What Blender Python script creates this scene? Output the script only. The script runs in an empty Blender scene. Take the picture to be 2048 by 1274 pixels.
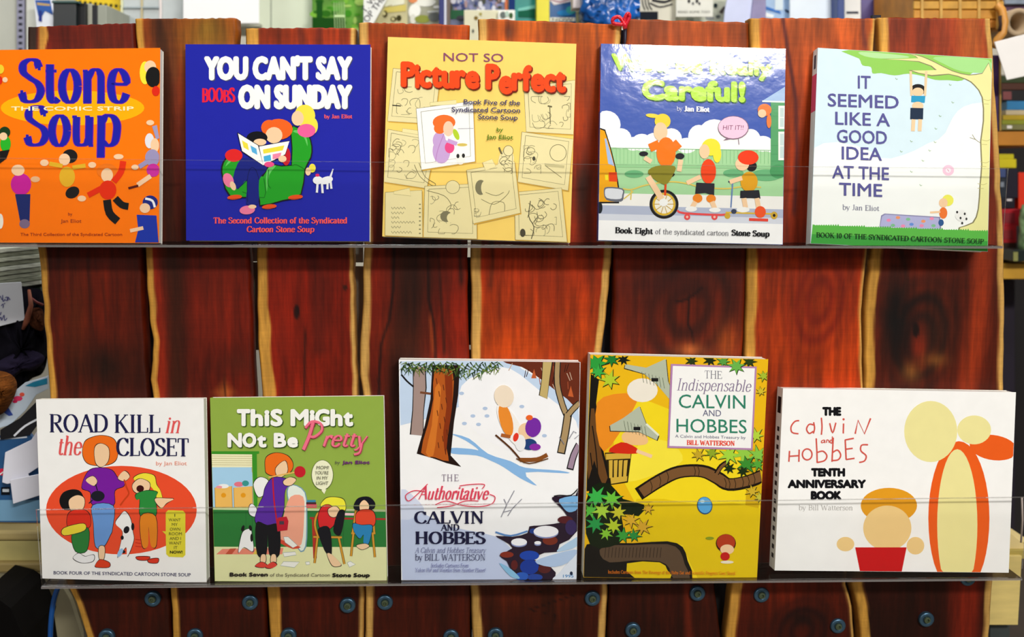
import bpy, math, random
import numpy as np
from mathutils import Vector, Matrix
random.seed(7)
R = math.radians
SC = bpy.context.scene
COL = SC.collection

# ---------------------------------------------------------------- camera, light, exposure
F, W, H = 2000.0, 2048.0, 1274.0
PITCH, YAW, DIST, ZC = R(8.4), R(2.4), 1.2, 1.2
cam = bpy.data.cameras.new('camera')
cam.sensor_fit = 'HORIZONTAL'; cam.sensor_width = 36; cam.lens = 36 * F / W
cam.clip_start = .02
cob = bpy.data.objects.new('camera', cam); COL.objects.link(cob)
VIEW = Vector((math.sin(YAW) * math.cos(PITCH), math.cos(YAW) * math.cos(PITCH), -math.sin(PITCH)))
CAM = Vector((0, 0, ZC)) - VIEW * DIST
cob.location = CAM
cob.rotation_euler = (math.pi / 2 - PITCH, 0, -YAW)
cam.dof.use_dof = True; cam.dof.focus_distance = 1.17; cam.dof.aperture_fstop = 3.6
SC.camera = cob
SC.view_settings.view_transform = 'Standard'; SC.view_settings.look = 'None'
SC.view_settings.gamma = 1; SC.view_settings.use_curve_mapping = False
SC.view_settings.exposure = -0.12

wd = bpy.data.worlds.new('room_light'); SC.world = wd; wd.use_nodes = True
bg = wd.node_tree.nodes['Background']
bg.inputs[0].default_value = (1.0, .96, .90, 1); bg.inputs[1].default_value = .13

def area(name, loc, aim, sx, sy, power, col=(1, .97, .92), spread=180):
    l = bpy.data.lights.new(name, 'AREA'); l.shape = 'RECTANGLE'; l.size = sx; l.size_y = sy
    l.energy = power; l.color = col; l.spread = R(spread)
    o = bpy.data.objects.new(name, l); COL.objects.link(o); o.location = loc
    d = Vector(aim) - Vector(loc); o.rotation_euler = d.to_track_quat('-Z', 'Y').to_euler()
    return o
area('ceiling_troffer_light', (1.13, -2.98, 2.92), (.1, 0, 1.25), .95, .2, 92)
area('near_ceiling_light', (.25, -1.15, 2.96), (.1, 0, 1.3), 1.2, .3, 15)  # added overhead light, grades the rack from bright top to dark foot
area('far_ceiling_light', (-2.85, -5.4, 2.92), (-.3, 0, 1.2), 1.2, .3, 46, (1, .98, .95))
area('back_room_light', (.2, .35, 2.9), (0, .6, 1.2), 2.4, .3, 26, (.97, .99, 1))

# ---------------------------------------------------------------- pixel -> point in the place
CX = Vector((math.cos(YAW), -math.sin(YAW), 0)); CY = CX.cross(VIEW)
def ray(px, py): return VIEW + CX * ((px - W / 2) / F) + CY * ((H / 2 - py) / F)
def P(px, py, y=0.0):
    d = ray(px, py); return CAM + d * ((y - CAM.y) / d.y)
def PP(px, py, pt, n):
    d = ray(px, py); return CAM + d * ((pt - CAM).dot(n) / d.dot(n))

# ---------------------------------------------------------------- colours and materials
def lin(c): return c / 12.92 if c <= .04045 else ((c + .055) / 1.055) ** 2.4
def hx(s):
    if not isinstance(s, str): return tuple(lin(v / 255) for v in s)
    return tuple(lin(int(s[i:i + 2], 16) / 255) for i in (0, 2, 4))
MATS = {}
def mat(name, col=None, rough=.5, metal=0., spec=.5, attr=False, noise=0., nscale=40., nstretch=(1, 1, 1), bump=0., coat=0., trans=0.):
    if name in MATS: return MATS[name]
    m = bpy.data.materials.new(name); m.use_nodes = True; MATS[name] = m
    nt = m.node_tree; N, L = nt.nodes, nt.links; b = N['Principled BSDF']
    b.inputs['Roughness'].default_value = rough; b.inputs['Metallic'].default_value = metal
    b.inputs['Specular IOR Level'].default_value = spec; b.inputs['Coat Weight'].default_value = coat
    b.inputs['Coat Roughness'].default_value = .12
    src = None
    if attr:
        a = N.new('ShaderNodeAttribute'); a.attribute_name = 'Col'; src = a.outputs['Color']
    tc = N.new('ShaderNodeTexCoord'); mp = N.new('ShaderNodeMapping'); mp.inputs['Scale'].default_value = nstretch
    L.new(tc.outputs['Object'], mp.inputs['Vector'])
    nz = N.new('ShaderNodeTexNoise'); nz.inputs['Scale'].default_value = nscale; nz.inputs['Detail'].default_value = 5
    L.new(mp.outputs[0], nz.inputs['Vector'])
    mr = N.new('ShaderNodeMapRange'); mr.inputs['From Min'].default_value = .3; mr.inputs['From Max'].default_value = .7
    mr.inputs['To Min'].default_value = 1 - noise; mr.inputs['To Max'].default_value = 1 + noise * .6
    L.new(nz.outputs['Fac'], mr.inputs['Value'])
    mx = N.new('ShaderNodeVectorMath'); mx.operation = 'SCALE'; L.new(mr.outputs[0], mx.inputs['Scale'])
    if src is None: mx.inputs[0].default_value = hx(col)
    else: L.new(src, mx.inputs[0])
    L.new(mx.outputs[0], b.inputs['Base Color'])
    if bump:
        bp = N.new('ShaderNodeBump'); bp.inputs['Strength'].default_value = bump; bp.inputs['Distance'].default_value = .001
        L.new(nz.outputs['Fac'], bp.inputs['Height']); L.new(bp.outputs[0], b.inputs['Normal'])
    return m
PRINT = mat('printed_card', attr=True, rough=.52, spec=.10, noise=.02, nscale=60)
GLOSSPRINT = mat('glossy_printed_card', attr=True, rough=.085, spec=.6, noise=.02, nscale=55, bump=.22)
PAGES = mat('page_edges', 'FFFDF6', rough=.8, noise=.1, nscale=30, nstretch=(1, 60, 1))
def plain(col, rough=.55, noise=.08, nscale=30, **k):
    return mat('surface_%s_%d' % (col.lower(), int(rough * 100)), col, rough=rough, noise=noise, nscale=nscale, **k)

def acrylic(name, tint, base, refl):
    m = bpy.data.materials.new(name); m.use_nodes = True; nt = m.node_tree; N, L = nt.nodes, nt.links
    N.remove(N['Principled BSDF']); out = N['Material Output']
    t = N.new('ShaderNodeBsdfTransparent'); t.inputs[0].default_value = tint
    g = N.new('ShaderNodeBsdfGlossy'); g.inputs['Roughness'].default_value = .03
    fr = N.new('ShaderNodeFresnel'); fr.inputs['IOR'].default_value = 1.45
    mu = N.new('ShaderNodeMath'); mu.operation = 'MULTIPLY_ADD'; mu.inputs[1].default_value = refl; mu.inputs[2].default_value = base
    L.new(fr.outputs[0], mu.inputs[0])
    mx = N.new('ShaderNodeMixShader'); L.new(mu.outputs[0], mx.inputs[0]); L.new(t.outputs[0], mx.inputs[1]); L.new(g.outputs[0], mx.inputs[2])
    L.new(mx.outputs[0], out.inputs['Surface'])
    return m
ACR = acrylic('clear_acrylic', (.99, .992, .992, 1), 0.0, .45)

# ---------------------------------------------------------------- mesh helpers
def link(name, me, parent=None, loc=None):
    o = bpy.data.objects.new(name, me); COL.objects.link(o)
    if parent is not None: o.parent = parent
    if loc is not None: o.location = loc
    return o
def tag(o, label=None, cat=None, group=None, kind=None):
    if label: o['label'] = label
    if cat: o['category'] = cat
    if group: o['group'] = group
    if kind: o['kind'] = kind
    return o
def empty(name, loc, label=None, cat=None, group=None):
    o = bpy.data.objects.new(name, None); o.empty_display_size = .05; COL.objects.link(o); o.location = loc
    return tag(o, label, cat, group)
def mesh(name, V, Fc, mats, parent=None, org=None, cols=None, fm=None, smooth=False):
    """V world points; org: world origin of the object (parent's location when parented)"""
    if parent is not None and org is None: org = world_loc(parent)
    if org is None:
        a = np.array([tuple(v) for v in V]); org = Vector(((a[:, 0].min() + a[:, 0].max()) / 2, (a[:, 1].min() + a[:, 1].max()) / 2, a[:, 2].min()))
    me = bpy.data.meshes.new(name); me.from_pydata([tuple(Vector(v) - Vector(org)) for v in V], [], Fc)
    for m in (mats if isinstance(mats, (list, tuple)) else [mats]): me.materials.append(m)
    if fm: me.polygons.foreach_set('material_index', fm)
    if cols is not None:
        ca = me.color_attributes.new('Col', 'FLOAT_COLOR', 'CORNER'); buf = []
        for f, c in zip(Fc, cols): buf += [c[0], c[1], c[2], 1.0] * len(f)
        ca.data.foreach_set('color', buf)
    if smooth: me.polygons.foreach_set('use_smooth', [True] * len(me.polygons))
    me.update()
    o = link(name, me, parent)
    if parent is None: o.location = org
    return o
def world_loc(o):
    l = Vector((0, 0, 0))
    while o is not None: l += Vector(o.location); o = o.parent
    return l
def hexa(q, q2):           # two quads (front, back) -> box verts/faces
    return list(q) + list(q2), [(0, 3, 2, 1), (4, 5, 6, 7), (0, 1, 5, 4), (1, 2, 6, 5), (2, 3, 7, 6), (3, 0, 4, 7)]
def bevel(o, w=.001, seg=2):
    b = o.modifiers.new('bevel', 'BEVEL'); b.width = w; b.segments = seg; b.limit_method = 'ANGLE'; return o
def box(name, c, s, m, parent=None, rot=None, bv=.001):
    x, y, z = s[0] / 2, s[1] / 2, s[2] / 2
    V = [Vector(v) for v in ((-x, -y, -z), (x, -y, -z), (x, -y, z), (-x, -y, z), (-x, y, -z), (x, y, -z), (x, y, z), (-x, y, z))]
    if rot is not None: V = [rot @ v for v in V]
    V = [v + Vector(c) for v in V]
    Fc = [(0, 1, 2, 3), (5, 4, 7, 6), (1, 5, 6, 2), (4, 0, 3, 7), (3, 2, 6, 7), (4, 5, 1, 0)]
    o = mesh(name, V, Fc, m, parent)
    if bv: bevel(o, bv)
    return o
def pbox(name, x0, y0, x1, y1, yd, t, m, parent=None, bv=.001, slant=0):
    """box whose front face at depth yd covers the given part of the picture; t = its real thickness; slant: px shift of the top edge"""
    q = [P(x0, y1, yd), P(x1, y1, yd), P(x1 + slant, y0, yd), P(x0 + slant, y0, yd)]
    q2 = [v + Vector((0, t, 0)) for v in q]
    V, Fc = q + q2, [(0, 1, 2, 3), (5, 4, 7, 6), (1, 5, 6, 2), (4, 0, 3, 7), (3, 2, 6, 7), (4, 5, 1, 0)]
    o = mesh(name, V, Fc, m, parent)
    if bv: bevel(o, bv)
    return o
def ppoly(name, pts, yd, t, m, parent=None, bv=.0006):
    """extruded outline (picture points, clockwise) standing at depth yd"""
    n = len(pts); f = [P(x, y, yd) for x, y in pts]; b = [v + Vector((0, t, 0)) for v in f]
    a = sum(pts[i][0] * pts[(i + 1) % n][1] - pts[(i + 1) % n][0] * pts[i][1] for i in range(n))
    r = list(range(n)); Fc = []
    if a > 0: r = r[::-1]
    Fc.append(tuple(r)); Fc.append(tuple(n + i for i in reversed(r)))
    for i in range(n):
        j = (i + 1) % n; p, q = r[i], r[j]; Fc.append((p, n + p, n + q, q))
    o = mesh(name, f + b, Fc, m, parent)
    if bv: bevel(o, bv)
    return o
def tube(name, pts, r, m, parent=None, seg=10, closed=False, cap=True):
    pts = [Vector(p) for p in pts]; V, Fc = [], []; n = len(pts); prev = None
    rr = r if isinstance(r, (list, tuple)) else [r] * n
    for i, p in enumerate(pts):
        d = (pts[(i + 1) % n] - pts[i - 1]) if closed else (pts[min(i + 1, n - 1)] - pts[max(i - 1, 0)])
        d.normalize()
        u = prev if prev is not None else (Vector((0, 0, 1)) if abs(d.z) < .9 else Vector((1, 0, 0)))
        u = (u - d * u.dot(d)).normalized(); prev = u; v = d.cross(u)
        for k in range(seg):
            a = 2 * math.pi * k / seg; V.append(p + (u * math.cos(a) + v * math.sin(a)) * rr[i])
    for i in range(n if closed else n - 1):
        j = (i + 1) % n
        for k in range(seg):
            l = (k + 1) % seg; Fc.append((i * seg + k, j * seg + k, j * seg + l, i * seg + l))
    if cap and not closed:
        Fc.append(tuple(range(seg))); Fc.append(tuple((n - 1) * seg + k for k in reversed(range(seg))))
    return mesh(name, V, Fc, m, parent, smooth=True)
def catmull(pts, k=5, closed=False):
    pts = [np.array(p, float) for p in pts]; n = len(pts); out = []
    for i in range(n if closed else n - 1):
        p0 = pts[(i - 1) % n] if closed or i > 0 else pts[0]; p1 = pts[i]; p2 = pts[(i + 1) % n]
        p3 = pts[(i + 2) % n] if closed or i + 2 < n else pts[-1]
        for j in range(k):
            t = j / k
            out.append(.5 * ((2 * p1) + (-p0 + p2) * t + (2 * p0 - 5 * p1 + 4 * p2 - p3) * t * t + (-p0 + 3 * p1 - 3 * p2 + p3) * t ** 3))
    if not closed: out.append(pts[-1])
    return out
# ---------------------------------------------------------------- lettering
# drawn serif alphabet: l = straight stroke (x y x y [weight]), c = curve, o = ring, s = serif bar (x y halfwidth), d = dot
GL = {}
for row in '''A 76 l 6 0 38 100 .5;l 38 100 70 0;l 18 36 58 36;s 6 0 10;s 70 0 12
B 68 l 16 0 16 100;c 16 98 40 97 55 88 56 72 44 56 16 53;c 36 53 58 44 62 27 54 8 38 2 16 2;s 12 0 9;s 12 100 9
C 74 c 66 78 54 95 38 99 18 84 10 50 18 16 40 1 58 6 70 24;l 67 70 67 98 .4
D 80 l 16 0 16 100;c 16 98 46 97 66 78 71 50 66 22 46 3 16 2;s 12 0 9;s 12 100 9
E 64 l 16 0 16 100;l 14 98 57 98;l 16 52 46 52;l 14 2 60 2;l 57 99 57 78 .4;l 60 1 60 24 .4;l 46 62 46 42 .35;s 12 0 9;s 12 100 9
F 60 l 16 0 16 100;l 14 98 56 98;l 16 52 46 52;l 56 99 56 78 .4;l 46 62 46 42 .35;s 16 0 12;s 12 100 9
G 80 c 67 78 54 95 38 99 18 84 10 50 18 16 40 1 58 5 68 14;l 68 6 68 42;l 67 72 67 98 .4;s 66 42 12
H 84 l 17 0 17 100;l 67 0 67 100;l 17 52 67 52;s 17 0 12;s 17 100 12;s 67 0 12;s 67 100 12
I 36 l 18 0 18 100;s 18 0 13;s 18 100 13
J 44 c 28 100 28 40 26 10 14 0 4 8;s 28 100 13
K 78 l 17 0 17 100;l 17 42 62 100 .5;l 32 60 68 0;s 17 0 12;s 17 100 12;s 62 100 11;s 68 0 12
L 62 l 16 0 16 100;l 14 2 58 2;l 58 1 58 28 .4;s 12 0 9;s 16 100 13
M 96 l 16 0 16 100 .5;l 16 100 48 10;l 48 10 80 100 .5;l 80 0 80 100;s 16 0 11;s 12 100 9;s 80 0 13;s 84 100 9
N 84 l 17 0 17 100 .5;l 17 100 67 0;l 67 0 67 100 .5;s 17 0 11;s 12 100 9;s 67 100 11
O 84 o 42 50 32 49
P 64 l 16 0 16 100;c 16 98 44 97 57 86 58 70 48 52 16 48;s 16 0 13;s 12 100 9
R 74 l 16 0 16 100;c 16 98 44 97 57 86 58 72 48 55 16 51;l 34 52 66 0;s 16 0 12;s 12 100 9;s 68 0 9
S 60 c 50 80 42 96 26 98 12 88 12 70 28 56 46 44 54 26 44 6 26 1 14 6 8 22;l 50 74 50 98 .35;l 8 2 8 28 .35
T 68 l 34 0 34 100;l 6 98 62 98;l 6 99 6 76 .4;l 62 99 62 76 .4;s 34 0 13
U 80 c 16 100 16 40 20 10 40 1 58 10 62 40 62 100 .8;s 16 100 12;s 62 100 11
V 76 l 8 100 38 0;l 38 0 68 100 .5;s 8 100 12;s 68 100 10
W 104 l 8 100 32 0;l 32 0 52 90 .5;l 52 90 74 0;l 74 0 96 100 .5;s 8 100 12;s 96 100 10
X 74 l 8 100 64 0;l 8 0 62 100 .5;s 8 100 10;s 62 100 10;s 8 0 10;s 64 0 10
Y 72 l 6 100 36 48;l 66 100 36 48 .5;l 36 48 36 0;s 6 100 11;s 66 100 10;s 36 0 13
Z 64 l 8 98 56 98;l 56 98 8 2;l 8 2 58 2;l 8 98 8 78 .4;l 58 2 58 24 .4
a 54 c 10 52 14 64 26 67 38 60 39 44 39 12 42 2 50 4;c 39 40 22 36 10 28 9 12 18 1 30 4 39 16
b 60 l 14 2 14 100;c 14 48 26 66 42 64 52 50 53 32 48 8 32 0 14 10;s 9 100 6
c 50 c 42 52 36 65 24 66 12 54 9 32 14 8 28 0 40 6 46 18
d 60 l 44 0 44 100;c 44 52 32 66 18 62 9 48 8 30 12 6 28 0 44 16;s 39 100 6;s 49 0 6
e 52 c 10 38 44 38 42 56 28 67 14 58 9 34 14 8 28 0 40 6 46 18
f 36 c 38 90 30 99 20 94 17 80 17 0;l 5 64 32 64;s 17 0 11
g 54 o 24 45 14 20;c 26 25 12 18 14 8 40 6 48 -8 40 -24 20 -28 6 -18 10 -4 20 4;l 36 60 50 64 .8
h 62 l 14 0 14 100;c 14 46 26 64 38 66 46 56 47 40 47 0 .9;s 14 0 10;s 9 100 6;s 47 0 10
i 30 l 15 0 15 64;s 15 0 10;s 10 64 6;d 15 86 8
j 30 c 17 64 17 0 14 -22 2 -26;s 12 64 6;d 17 86 8
k 60 l 14 0 14 100;l 14 28 44 64 .5;l 24 38 50 0;s 14 0 10;s 9 100 6;s 44 64 9;s 52 0 9
l 30 l 15 0 15 100;s 15 0 10;s 10 100 6
m 90 l 14 0 14 64;c 14 46 24 64 36 66 44 56 45 40 45 0 .9;c 45 46 56 64 66 66 74 56 76 40 76 0 .9;s 14 0 9;s 45 0 9;s 76 0 9;s 9 64 6
n 62 l 14 0 14 64;c 14 46 26 64 38 66 46 56 47 40 47 0 .9;s 14 0 10;s 47 0 10;s 9 64 6
o 56 o 28 33 19 33
p 60 l 14 -28 14 64;c 14 50 26 66 42 64 52 50 53 32 48 8 32 0 14 12;s 14 -28 10;s 9 64 6
q 60 l 46 -28 46 64;c 46 52 32 66 18 62 9 48 8 30 12 6 28 0 46 16;s 46 -28 10
r 42 l 14 0 14 64;c 14 44 22 60 34 66 40 60;s 14 0 10;s 9 64 6;d 37 56 7
s 44 c 37 54 30 65 20 66 10 58 11 46 24 36 36 26 38 12 28 1 16 1 7 10;l 37 50 37 66 .35;l 7 0 7 18 .35
t 36 c 16 84 16 20 20 4 28 1 36 8;l 5 64 32 64
u 62 c 14 64 14 22 18 4 30 1 40 6 46 20 .9;l 46 0 46 64;s 9 64 6;s 41 64 6;s 51 0 6
v 54 l 6 64 27 0;l 27 0 46 64 .5;s 6 64 9;s 46 64 8
w 78 l 6 64 22 0;l 22 0 38 60 .5;l 38 60 54 0;l 54 0 70 64 .5;s 6 64 9;s 70 64 8
x 54 l 8 64 44 0;l 8 0 44 64 .5;s 8 64 8;s 44 64 8;s 8 0 8;s 44 0 8
y 54 l 6 64 27 2;c 46 64 27 0 18 -22 6 -26 .5;s 6 64 9;s 46 64 8
z 48 l 8 63 40 63;l 40 63 8 1;l 8 1 42 1
0 56 o 28 50 18 49
1 40 l 20 0 20 100;s 20 0 12;l 20 100 8 88 .6
2 54 c 10 74 16 94 30 98 42 86 42 68 28 40 8 2;l 8 2 46 2
! 28 l 14 30 14 100;d 14 6 9
. 24 d 12 6 8
, 24 c 12 8 14 -2 8 -14
' 20 l 10 100 8 78
- 36 l 6 34 30 34
? 48 c 8 80 18 98 34 94 38 76 24 54 22 34;d 22 6 8'''.split('\n'):
    k, w_, body = row.split(' ', 2)
    GL[k] = (float(w_), [[c[0]] + [float(v) for v in c[1:].split()] for c in body.split(';')])
_fc = {}
def bfont(text):
    if text not in _fc:
        cu = bpy.data.curves.new('lettering', 'FONT'); cu.body = text; cu.size = 1; cu.resolution_u = 3
        ob = bpy.data.objects.new('lettering', cu); COL.objects.link(ob)
        me = bpy.data.meshes.new_from_object(ob.evaluated_get(bpy.context.evaluated_depsgraph_get()))
        V = np.zeros(len(me.vertices) * 3); me.vertices.foreach_get('co', V); V = V.reshape(-1, 3)[:, :2].copy()
        Fc = [tuple(p.vertices) for p in me.polygons]; cnt = {}
        key = [tuple(np.round(v, 5)) for v in V]
        for f in Fc:
            for i in range(len(f)):
                e = (f[i], f[(i + 1) % len(f)]); k = tuple(sorted((key[e[0]], key[e[1]]))); cnt.setdefault(k, []).append(e)
        E = [v[0] for k, v in cnt.items() if len(v) == 1]
        bpy.data.objects.remove(ob); bpy.data.curves.remove(cu); bpy.data.meshes.remove(me)
        _fc[text] = (V, Fc, E)
    return _fc[text]

class Art:
    """flat print: shapes in the measuring frame of one zoom of the photograph, laid on the cover plane"""
    def __init__(s, ox, oy, sc, fn, step=5e-6, z0=6e-5):
        s.ox, s.oy, s.sc, s.fn, s.step, s.z = ox, oy, sc, fn, step, z0; s.sets = {}; s.cur = 'cover_print'; s.clip = None; s.word = None; s.quad = None
    def part(s, n): s.cur = n
    def part_for(s, text, cap):
        old = s.cur
        if cap >= 40 and old == 'title_lettering': s.cur = 'title_line|' + (s.word or text)
        elif old == 'title_lettering': s.cur = 'small_lettering'
        return old
    def add(s, pts, faces, col):
        V, Fc, C = s.sets.setdefault(s.cur, ([], [], [])); base = len(V)
        s.z += s.step
        for x, y in pts:
            if s.quad:
                a, b, c, d = s.quad; L = lambda p, q, t, i, j: p[i] + (q[i] - p[i]) * min(max((t - p[j]) / (q[j] - p[j]), 0), 1)
                x = min(max(x, L(a, d, y, 0, 1) + 1.5), L(b, c, y, 0, 1) - 1.5); y = min(max(y, L(a, b, x, 1, 0) + 1.5), L(d, c, x, 1, 0) - 1.5)
            V.append(s.fn(s.ox + x / s.sc, s.oy + y / s.sc, s.z))
        c = hx(col)
        for f in faces: Fc.append(tuple(base + i for i in f)); C.append(c)
    def p(s, col, pts, sm=0):
        if sm: pts = catmull(pts, sm, True)
        a = sum(pts[i][0] * pts[(i + 1) % len(pts)][1] - pts[(i + 1) % len(pts)][0] * pts[i][1] for i in range(len(pts)))
        if a > 0: pts = pts[::-1]
        s.add(pts, [tuple(range(len(pts)))], col)
    def r(s, col, x0, y0, x1, y1): s.p(col, [(x0, y0), (x1, y0), (x1, y1), (x0, y1)])
    def e(s, col, cx, cy, rx, ry, rot=0, n=20):
        c, q = math.cos(rot), math.sin(rot)
        s.p(col, [(cx + rx * math.cos(a) * c - ry * math.sin(a) * q, cy + rx * math.cos(a) * q + ry * math.sin(a) * c) for a in [2 * math.pi * k / n for k in range(n)]])
    def l(s, col, w, pts, sm=0, tap=0, w2=None):
        if sm: pts = catmull(pts, sm)
        pts = [np.array(p, float) for p in pts]; n = len(pts); V = []
        for i, p in enumerate(pts):
            d = pts[min(i + 1, n - 1)] - pts[max(i - 1, 0)]; L = math.hypot(*d) or 1; d = d / L
            ww = w if w2 is None else math.hypot(w * d[1], w2 * d[0])
            if tap: ww *= 1 - tap * i / (n - 1)
            o = np.array((-d[1], d[0])) * ww / 2; V += [p + o, p - o]
        s.add(V, [(2 * i, 2 * i + 1, 2 * i + 3, 2 * i + 2) for i in range(n - 1)], col)
    def t(s, text, x0, x1, yb, cap, col, weight=.0, slant=0, yb2=None, arch=0):
        """built-in sans lettering: x0..x1, baseline yb (yb2 at the right end), cap height"""
        V, Fc, E = bfont(text); a, b = V[:, 0].min(), V[:, 0].max(); old = s.part_for(text, cap)
        k = cap / .729; yb2 = yb if yb2 is None else yb2; pts = []; g = weight * k
        for x, y in V:
            u = (x - a) / (b - a)
            pts.append((x0 + g + u * (x1 - x0 - 2 * g) + y * k * slant, yb + (yb2 - yb) * u - y * k * (1 - (g / cap if weight > 0 else 0)) - arch * 4 * u * (1 - u)))
        if weight > 0:                    # emboldened by stacked, slightly shifted layers
            nd = 12 if cap >= 70 else 8 if cap >= 40 else 4
            for q in range(nd):
                an = 2 * math.pi * q / nd; dx, dy = g * math.cos(an), g * math.sin(an)
                s.add([(px + dx, py + dy) for px, py in pts], Fc, col)
        s.add(pts, Fc, col)
        s.cur = old
    def f(s, text, x0, x1, yb, cap, col, T=.2, t=.06, slant=0, serif=True, yb2=None, xh=1., jit=0):
        """drawn serif lettering"""
        adv = sum(GL[c][0] if c in GL else 34 for c in text); kx = (x1 - x0) / adv; ky = cap / 100; yb2 = yb if yb2 is None else yb2
        cx = 0; rnd = random.Random(5); old = s.part_for(text, cap)
        def mp(x, y, base, low, js=1, jy=0):
            if low and y > 0: y = y * xh if y <= 66 else 66 * xh + (y - 66) * (100 - 66 * xh) / 34.
            u = (base + x) / adv
            return np.array((x0 + (base + x) * kx + (y * js) * ky * slant, yb + (yb2 - yb) * u - (y * js + jy) * ky))
        for ch in text:
            if ch not in GL: cx += 34; continue
            w_, cmds = GL[ch]; low = ch.islower(); js = 1 + rnd.uniform(-jit, jit); jy = rnd.uniform(-jit, jit) * 40
            for c in cmds:
                op, a = c[0], c[1:]; kw = 1
                if op == 's':
                    if not serif: continue
                    y = a[1]
                    A_, B_ = mp(a[0] - a[2], y, cx, low, js, jy), mp(a[0] + a[2], y, cx, low, js, jy)
                    s.l(col, cap * t * .9, [A_, B_]); continue
                if op == 'd':
                    q = mp(a[0], a[1], cx, low, js, jy); r_ = cap * T * .55; s.e(col, q[0], q[1], r_, r_, n=8); continue
                if op == 'o':
                    pts = [(a[0] + a[2] * math.cos(k * math.pi / 10), a[1] + a[3] * math.sin(k * math.pi / 10)) for k in range(21)]
                    sm = 0
                else:
                    if len(a) % 2: kw = a[-1]; a = a[:-1]
                    pts = list(zip(a[::2], a[1::2])); sm = 4 if op == 'c' else 0
                pts = [mp(x, y, cx, low, js, jy) for x, y in pts]
                s.l(col, cap * T * kw, pts, sm, w2=cap * t)
            cx += w_
        s.cur = old
    def build(s, parent, m, org):
        out = []
        for n, (V, Fc, C) in s.sets.items():
            o = mesh(n.split('|')[0], V, Fc, m, parent, org, C); out.append(o)
            if n == 'small_lettering': o['kind'] = 'stuff'
        return out
YB, LIP = -.047, -.0535     # where the books stand, where the lip is
# ---------------------------------------------------------------- the room behind
M_WALL = plain('C9C4B4', .9, .06, 12, bump=.3)
wl = box('wall_back', (0, 1.24, 1.4), (6, .08, 2.8), M_WALL, bv=0); tag(wl, kind='structure')
fl = box('floor', (0, -1.4, -.03), (6, 6.8, .06), plain('8A8274', .6, .15, 8), bv=0); tag(fl, kind='structure')

# ---------------------------------------------------------------- the rack: eight live-edge planks
def vnoise(x, y, seed=0):
    xi, yi = np.floor(x).astype(int), np.floor(y).astype(int); fx, fy = x - xi, y - yi
    fx, fy = fx * fx * (3 - 2 * fx), fy * fy * (3 - 2 * fy)
    def h(a, b):
        n = (a * 374761393 + b * 668265263 + seed * 1442695) & 0xffffffff
        n = ((n ^ (n >> 13)) * 1274126177) & 0xffffffff
        return ((n ^ (n >> 16)) & 0xffff) / 65535.
    return (h(xi, yi) * (1 - fx) + h(xi + 1, yi) * fx) * (1 - fy) + (h(xi, yi + 1) * (1 - fx) + h(xi + 1, yi + 1) * fx) * fy
def fbm(x, y, seed=0, o=4): return sum(vnoise(x * 2 ** i, y * 2 ** i, seed + i) / 2 ** (i + 1) for i in range(o)) / (1 - .5 ** o)

def wood_mat():
    m = mat('oiled_cedar', attr=True, rough=.5, spec=.2)
    nt = m.node_tree; N, L = nt.nodes, nt.links; b = N['Principled BSDF']
    tc = N.new('ShaderNodeTexCoord')
    def nz(scale, sx, lo, hi, det=6):
        mp = N.new('ShaderNodeMapping'); mp.inputs['Scale'].default_value = sx; L.new(tc.outputs['Object'], mp.inputs['Vector'])
        n = N.new('ShaderNodeTexNoise'); n.inputs['Scale'].default_value = scale; n.inputs['Detail'].default_value = det; n.inputs['Distortion'].default_value = .6
        L.new(mp.outputs[0], n.inputs['Vector']); r = N.new('ShaderNodeMapRange'); r.inputs['From Min'].default_value = .3; r.inputs['From Max'].default_value = .7
        r.inputs['To Min'].default_value = lo; r.inputs['To Max'].default_value = hi; L.new(n.outputs['Fac'], r.inputs['Value']); return r, n
    a, na = nz(55, (5, 1, .5), .80, 1.16); s_, ns = nz(60, (.25, 1, 7), .93, 1.06, 3)
    src = b.inputs['Base Color'].links[0].from_socket
    mu = N.new('ShaderNodeMath'); mu.operation = 'MULTIPLY'; L.new(a.outputs[0], mu.inputs[0]); L.new(s_.outputs[0], mu.inputs[1])
    v = N.new('ShaderNodeVectorMath'); v.operation = 'SCALE'; L.new(src, v.inputs[0]); L.new(mu.outputs[0], v.inputs['Scale']); L.new(v.outputs[0], b.inputs['Base Color'])
    bp = N.new('ShaderNodeBump'); bp.inputs['Strength'].default_value = .25; bp.inputs['Distance'].default_value = .0006; L.new(na.outputs['Fac'], bp.inputs['Height']); L.new(bp.outputs[0], b.inputs['Normal'])
    return m
WOOD = wood_mat()
SAP, SAPD = (204, 150, 62), (132, 84, 34)
BARK = (52, 34, 26)
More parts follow.
